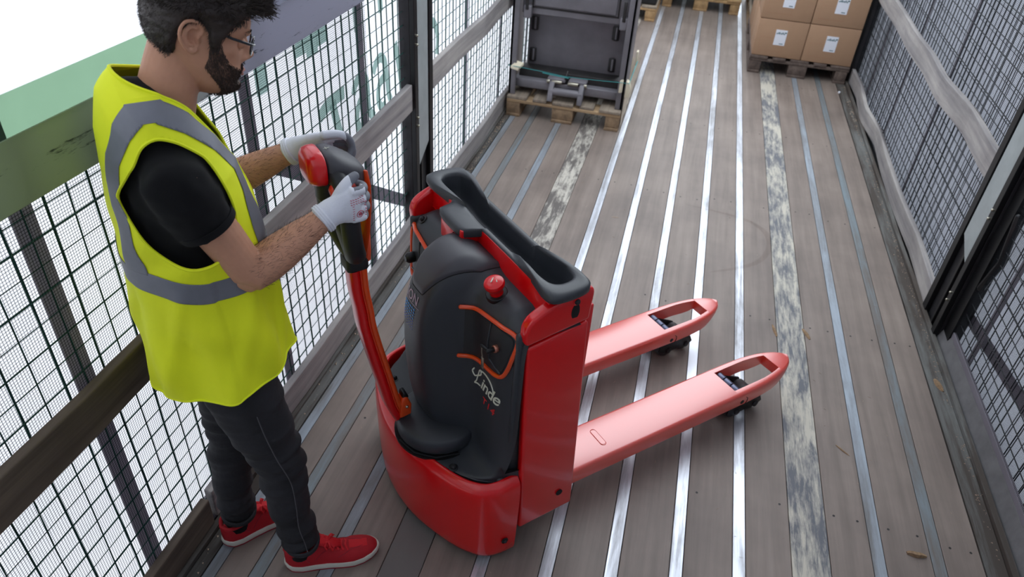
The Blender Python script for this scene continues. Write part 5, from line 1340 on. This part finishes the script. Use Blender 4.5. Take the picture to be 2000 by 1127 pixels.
for x0 in (.115, .672):
    for z0 in (.40, .185): mpart('weld_window', 'machine_dark', lambda m_: m_.tube([(x0, .206, z0), (x0, .206, z0 + .085)], [(.024, .009), (.024, .009)], 16, up=(0, 1, 0))); mpart('weld_pin', 'machine', lambda m_: m_.tube([(x0 + .004, .196, z0 + .01), (x0 + .004, .196, z0 + .08)], .007, 10, up=(0, 1, 0)))
mpart('cross_beam', 'machine', lambda m_: m_.box(.03, .775, .04, .16, .045, .105), bevel=.006)
mpart('beam_shadow_gap', 'machine_dark', lambda m_: m_.box(.05, .76, .10, .215, .02, .16), bevel=.003)  # dark block standing in for the shade behind the beam
for x0 in (.265, .412): mpart('bearing_plate', 'machine', lambda m_: m_.box(x0, x0 + .125, .03, .125, .118, .140), bevel=.004)
for a, b in ((.262, .285), (.298, .368), (.410, .482), (.520, .542)): mpart('roller', 'silver', lambda m_: m_.tube([(a, .028, .118), (b, .028, .118)], .013, 16, up=(0, 0, 1), round_=False), bevel=.002)
for x0 in (.285, .492): mpart('lever', 'machine', lambda m_: m_.prism([(.02, .125), (.05, .12), (.035, .07), (.02, .03), (-.02, .0), (-.045, .0), (-.04, .03), (-.015, .09)], lambda q: (x0, q[0], q[1]), lambda q: (x0 + .036, q[0], q[1])), bevel=.006)
mpart('lever_shaft', 'machine', lambda m_: m_.tube([(.29, .0, .062), (.52, .0, .062)], .026, 20, up=(0, 0, 1), round_=False), bevel=.003)
mpart('latch', 'machine_dark', lambda m_: (m_.tube([(.392, .06, .10), (.395, .03, .17)], .012, 10), m_.tube([(.395, .03, .17), (.397, .05, .195)], .009, 8)))
fb1 = tag(MB().build('x', 'foam') if False else (lambda m_: (m_.prism([(0, 0), (.055, -.02), (.085, .06), (.03, .08)], lambda q: (-1.128 + q[0], 4.775 + q[1] * .6, .332 + q[1] * .35), lambda q: (-1.128 + q[0], 4.775 + q[1] * .6, .350 + q[1] * .35)), m_.build('foam_block', 'foam', None, True, bevel=.003))[1])(MB()), label='cream edge protector under the strap on the left upright', category='edge protector')
fb2 = tag((lambda m_: (m_.prism([(0, 0), (.035, 0), (.035, .09), (.0, .085)], lambda q: (-.380 + q[0] * .5, 4.775, .272 + q[1]), lambda q: (-.372 + q[0] * .5, 4.790, .272 + q[1])), m_.build('foam_block', 'foam', None, True, bevel=.003))[1])(MB()), label='cream edge protector under the strap inside the right upright', category='edge protector')
fb3 = tag((lambda m_: (m_.prism([(0, 0), (.03, .01), (.036, .07), (.02, .11), (0, .12)], lambda q: (-.338 + q[0], 4.80, .23 + q[1]), lambda q: (-.338 + q[0], 4.85, .23 + q[1])), m_.build('foam_block', 'foam', None, True, bevel=.004))[1])(MB()), label='rounded cream edge protector outside the right upright', category='edge protector')
fb4 = tag((lambda m_: (m_.box(-.332, -.318, 5.28, 5.33, .30, .40), m_.build('foam_block', 'foam', None, True, bevel=.003))[1])(MB()), label='small white edge protector on the far side of the machine frame', category='edge protector')
m_ = MB(); P_ = [(-1.144, 5.0, .33), (-1.144, 4.79, .345), (-1.10, 4.772, .352), (-.90, 4.765, .345), (-.74, 4.760, .335), (-.55, 4.760, .340), (-.37, 4.770, .345), (-.318, 4.79, .338), (-.316, 5.3, .33)]
m_.tube(P_, [(.0035, .0015)] * len(P_), 6, up=(0, 0, 1)); m_.tube([(-.90, 4.762, .338), (-.72, 4.756, .328)], [(.005, .003)] * 2, 6); tag(m_.build('lashing_strap', 'lashing', None, True), label='teal plastic band tied across the machine frame', category='strap')
# torn film along the pallet side
m_ = MB(); rr = []
for k in range(16):
    y = 4.80 + k * .08; rr.append([(-.337 + .010 * noise.noise(Vector((k * .9, j_, 0))), y, .02 + .055 * j_ + .02 * noise.noise(Vector((k * .7, 3, j_)))) for j_ in range(5)])
m_.rings(rr, closed=False, cap0=False, cap1=False)
M['torn'] = plain('pale torn paper', srgb(196, 184, 166), .8, var=.3, vscale=18)
tag(m_.build('torn_paper', 'torn', None, True), label='torn pale paper hanging on the side of the left pallet', category='paper')
# splinters and chips on the floor
def chip(x, y, L, w_, rot, label, h=.006, mat='chip'):
    m_ = MB(); rg_ = random.Random(int(x * 1000 + y * 100)); rr = []
    for k in range(7):
        t = k / 6; ww = w_ * (math.sin(math.pi * min(1, t * .9 + .08)) ** .6 + .08); hh = h * (.5 + .5 * math.sin(math.pi * t)); e = rg_.uniform(-.1, .1) * w_
        rr.append([(L * (t - .5), -ww / 2 + e, .0006), (L * (t - .5), -ww * .3 + e, hh), (L * (t - .5), ww * .25 + e, hh * .8), (L * (t - .5), ww / 2 + e, .0006)])
    m_.rings(rr); o = m_.build('wood_splinter', mat, None, True, angle=30); o.location = (x, y, .0003); o.rotation_euler = (0, 0, rot); tag(o, label=label, category='splinter', group='wood splinters on the floor')
chip(.640, 2.83, .085, .014, 1.75, 'long thin splinter at the left edge of the wide scuffed strip, beyond the fork tip')
chip(.781, 2.85, .075, .018, 1.95, 'splinter on the right edge of the wide scuffed strip, beyond the fork tip')
chip(.866, 2.155, .062, .008, -.75, 'thin splinter lying diagonally between the scuffed strip and the blue strip', .003)
chip(1.056, 1.745, .062, .022, .05, 'chunky wood fragment between the two blue strips near the bottom edge', .012)
chip(1.310, 2.665, .075, .026, -1.3, 'brown splinter stuck in the right edge rail', .014)
chip(.905, 1.60, .03, .004, -.8, 'tiny splinter near the bottom edge of the photo beside the blue strip', .002)
chip(-.20, 3.60, .04, .005, .1, 'pale sliver on the boards behind the tray', .002, 'grit')
m_ = MB(); m_.tube([(1.268, 6.21, .008), (1.275, 6.22, .009)], [.010, .007], 8); tag(m_.build('crumb', 'label', None, True), label='white crumb on the floor by the carton pallet', category='crumb')
m_ = MB()
for k in range(260):
    x, y = R_.uniform(-1.0, 1.25), R_.uniform(1.1, 6.2); L = R_.uniform(.002, .010); a = R_.uniform(0, 3.14); dx, dy = math.cos(a) * L, math.sin(a) * L; w_ = .0012
    m_.add([(x - dx, y - dy, .0006), (x + w_, y, .0006), (x + dx, y + dy, .0006), (x, y, .0018)], [(0, 1, 3), (1, 2, 3), (2, 0, 3)])
o = m_.build('floor_crumbs', 'grit', floor, False); o['kind'] = 'stuff'

# faint curved tyre mark beyond the forks
M['mark'] = film('tyre mark film', (.93, .92, .915, 1))
mk = spline([(0.177,3.888,0),(0.383,3.863,0),(0.524,3.823,0),(0.610,3.743,0),(0.640,3.647,0),(0.631,3.531,0),(0.576,3.398,0),(0.471,3.303,0),(0.334,3.216,0)], 6); m_ = MB(); vs = []
for i, p in enumerate(mk):
    t = (mk[min(i + 1, len(mk) - 1)] - mk[max(i - 1, 0)]).normalized(); w_ = .016 * math.sin(math.pi * (i + .5) / len(mk)) ** .5
    vs += [Vector((p.x - t.y * w_, p.y + t.x * w_, .0014)), Vector((p.x + t.y * w_, p.y - t.x * w_, .0014))]
m_.add(vs, [(2 * i, 2 * i + 1, 2 * i + 3, 2 * i + 2) for i in range(len(mk) - 1)]); m_.build('tyre_mark', 'mark', floor, False)
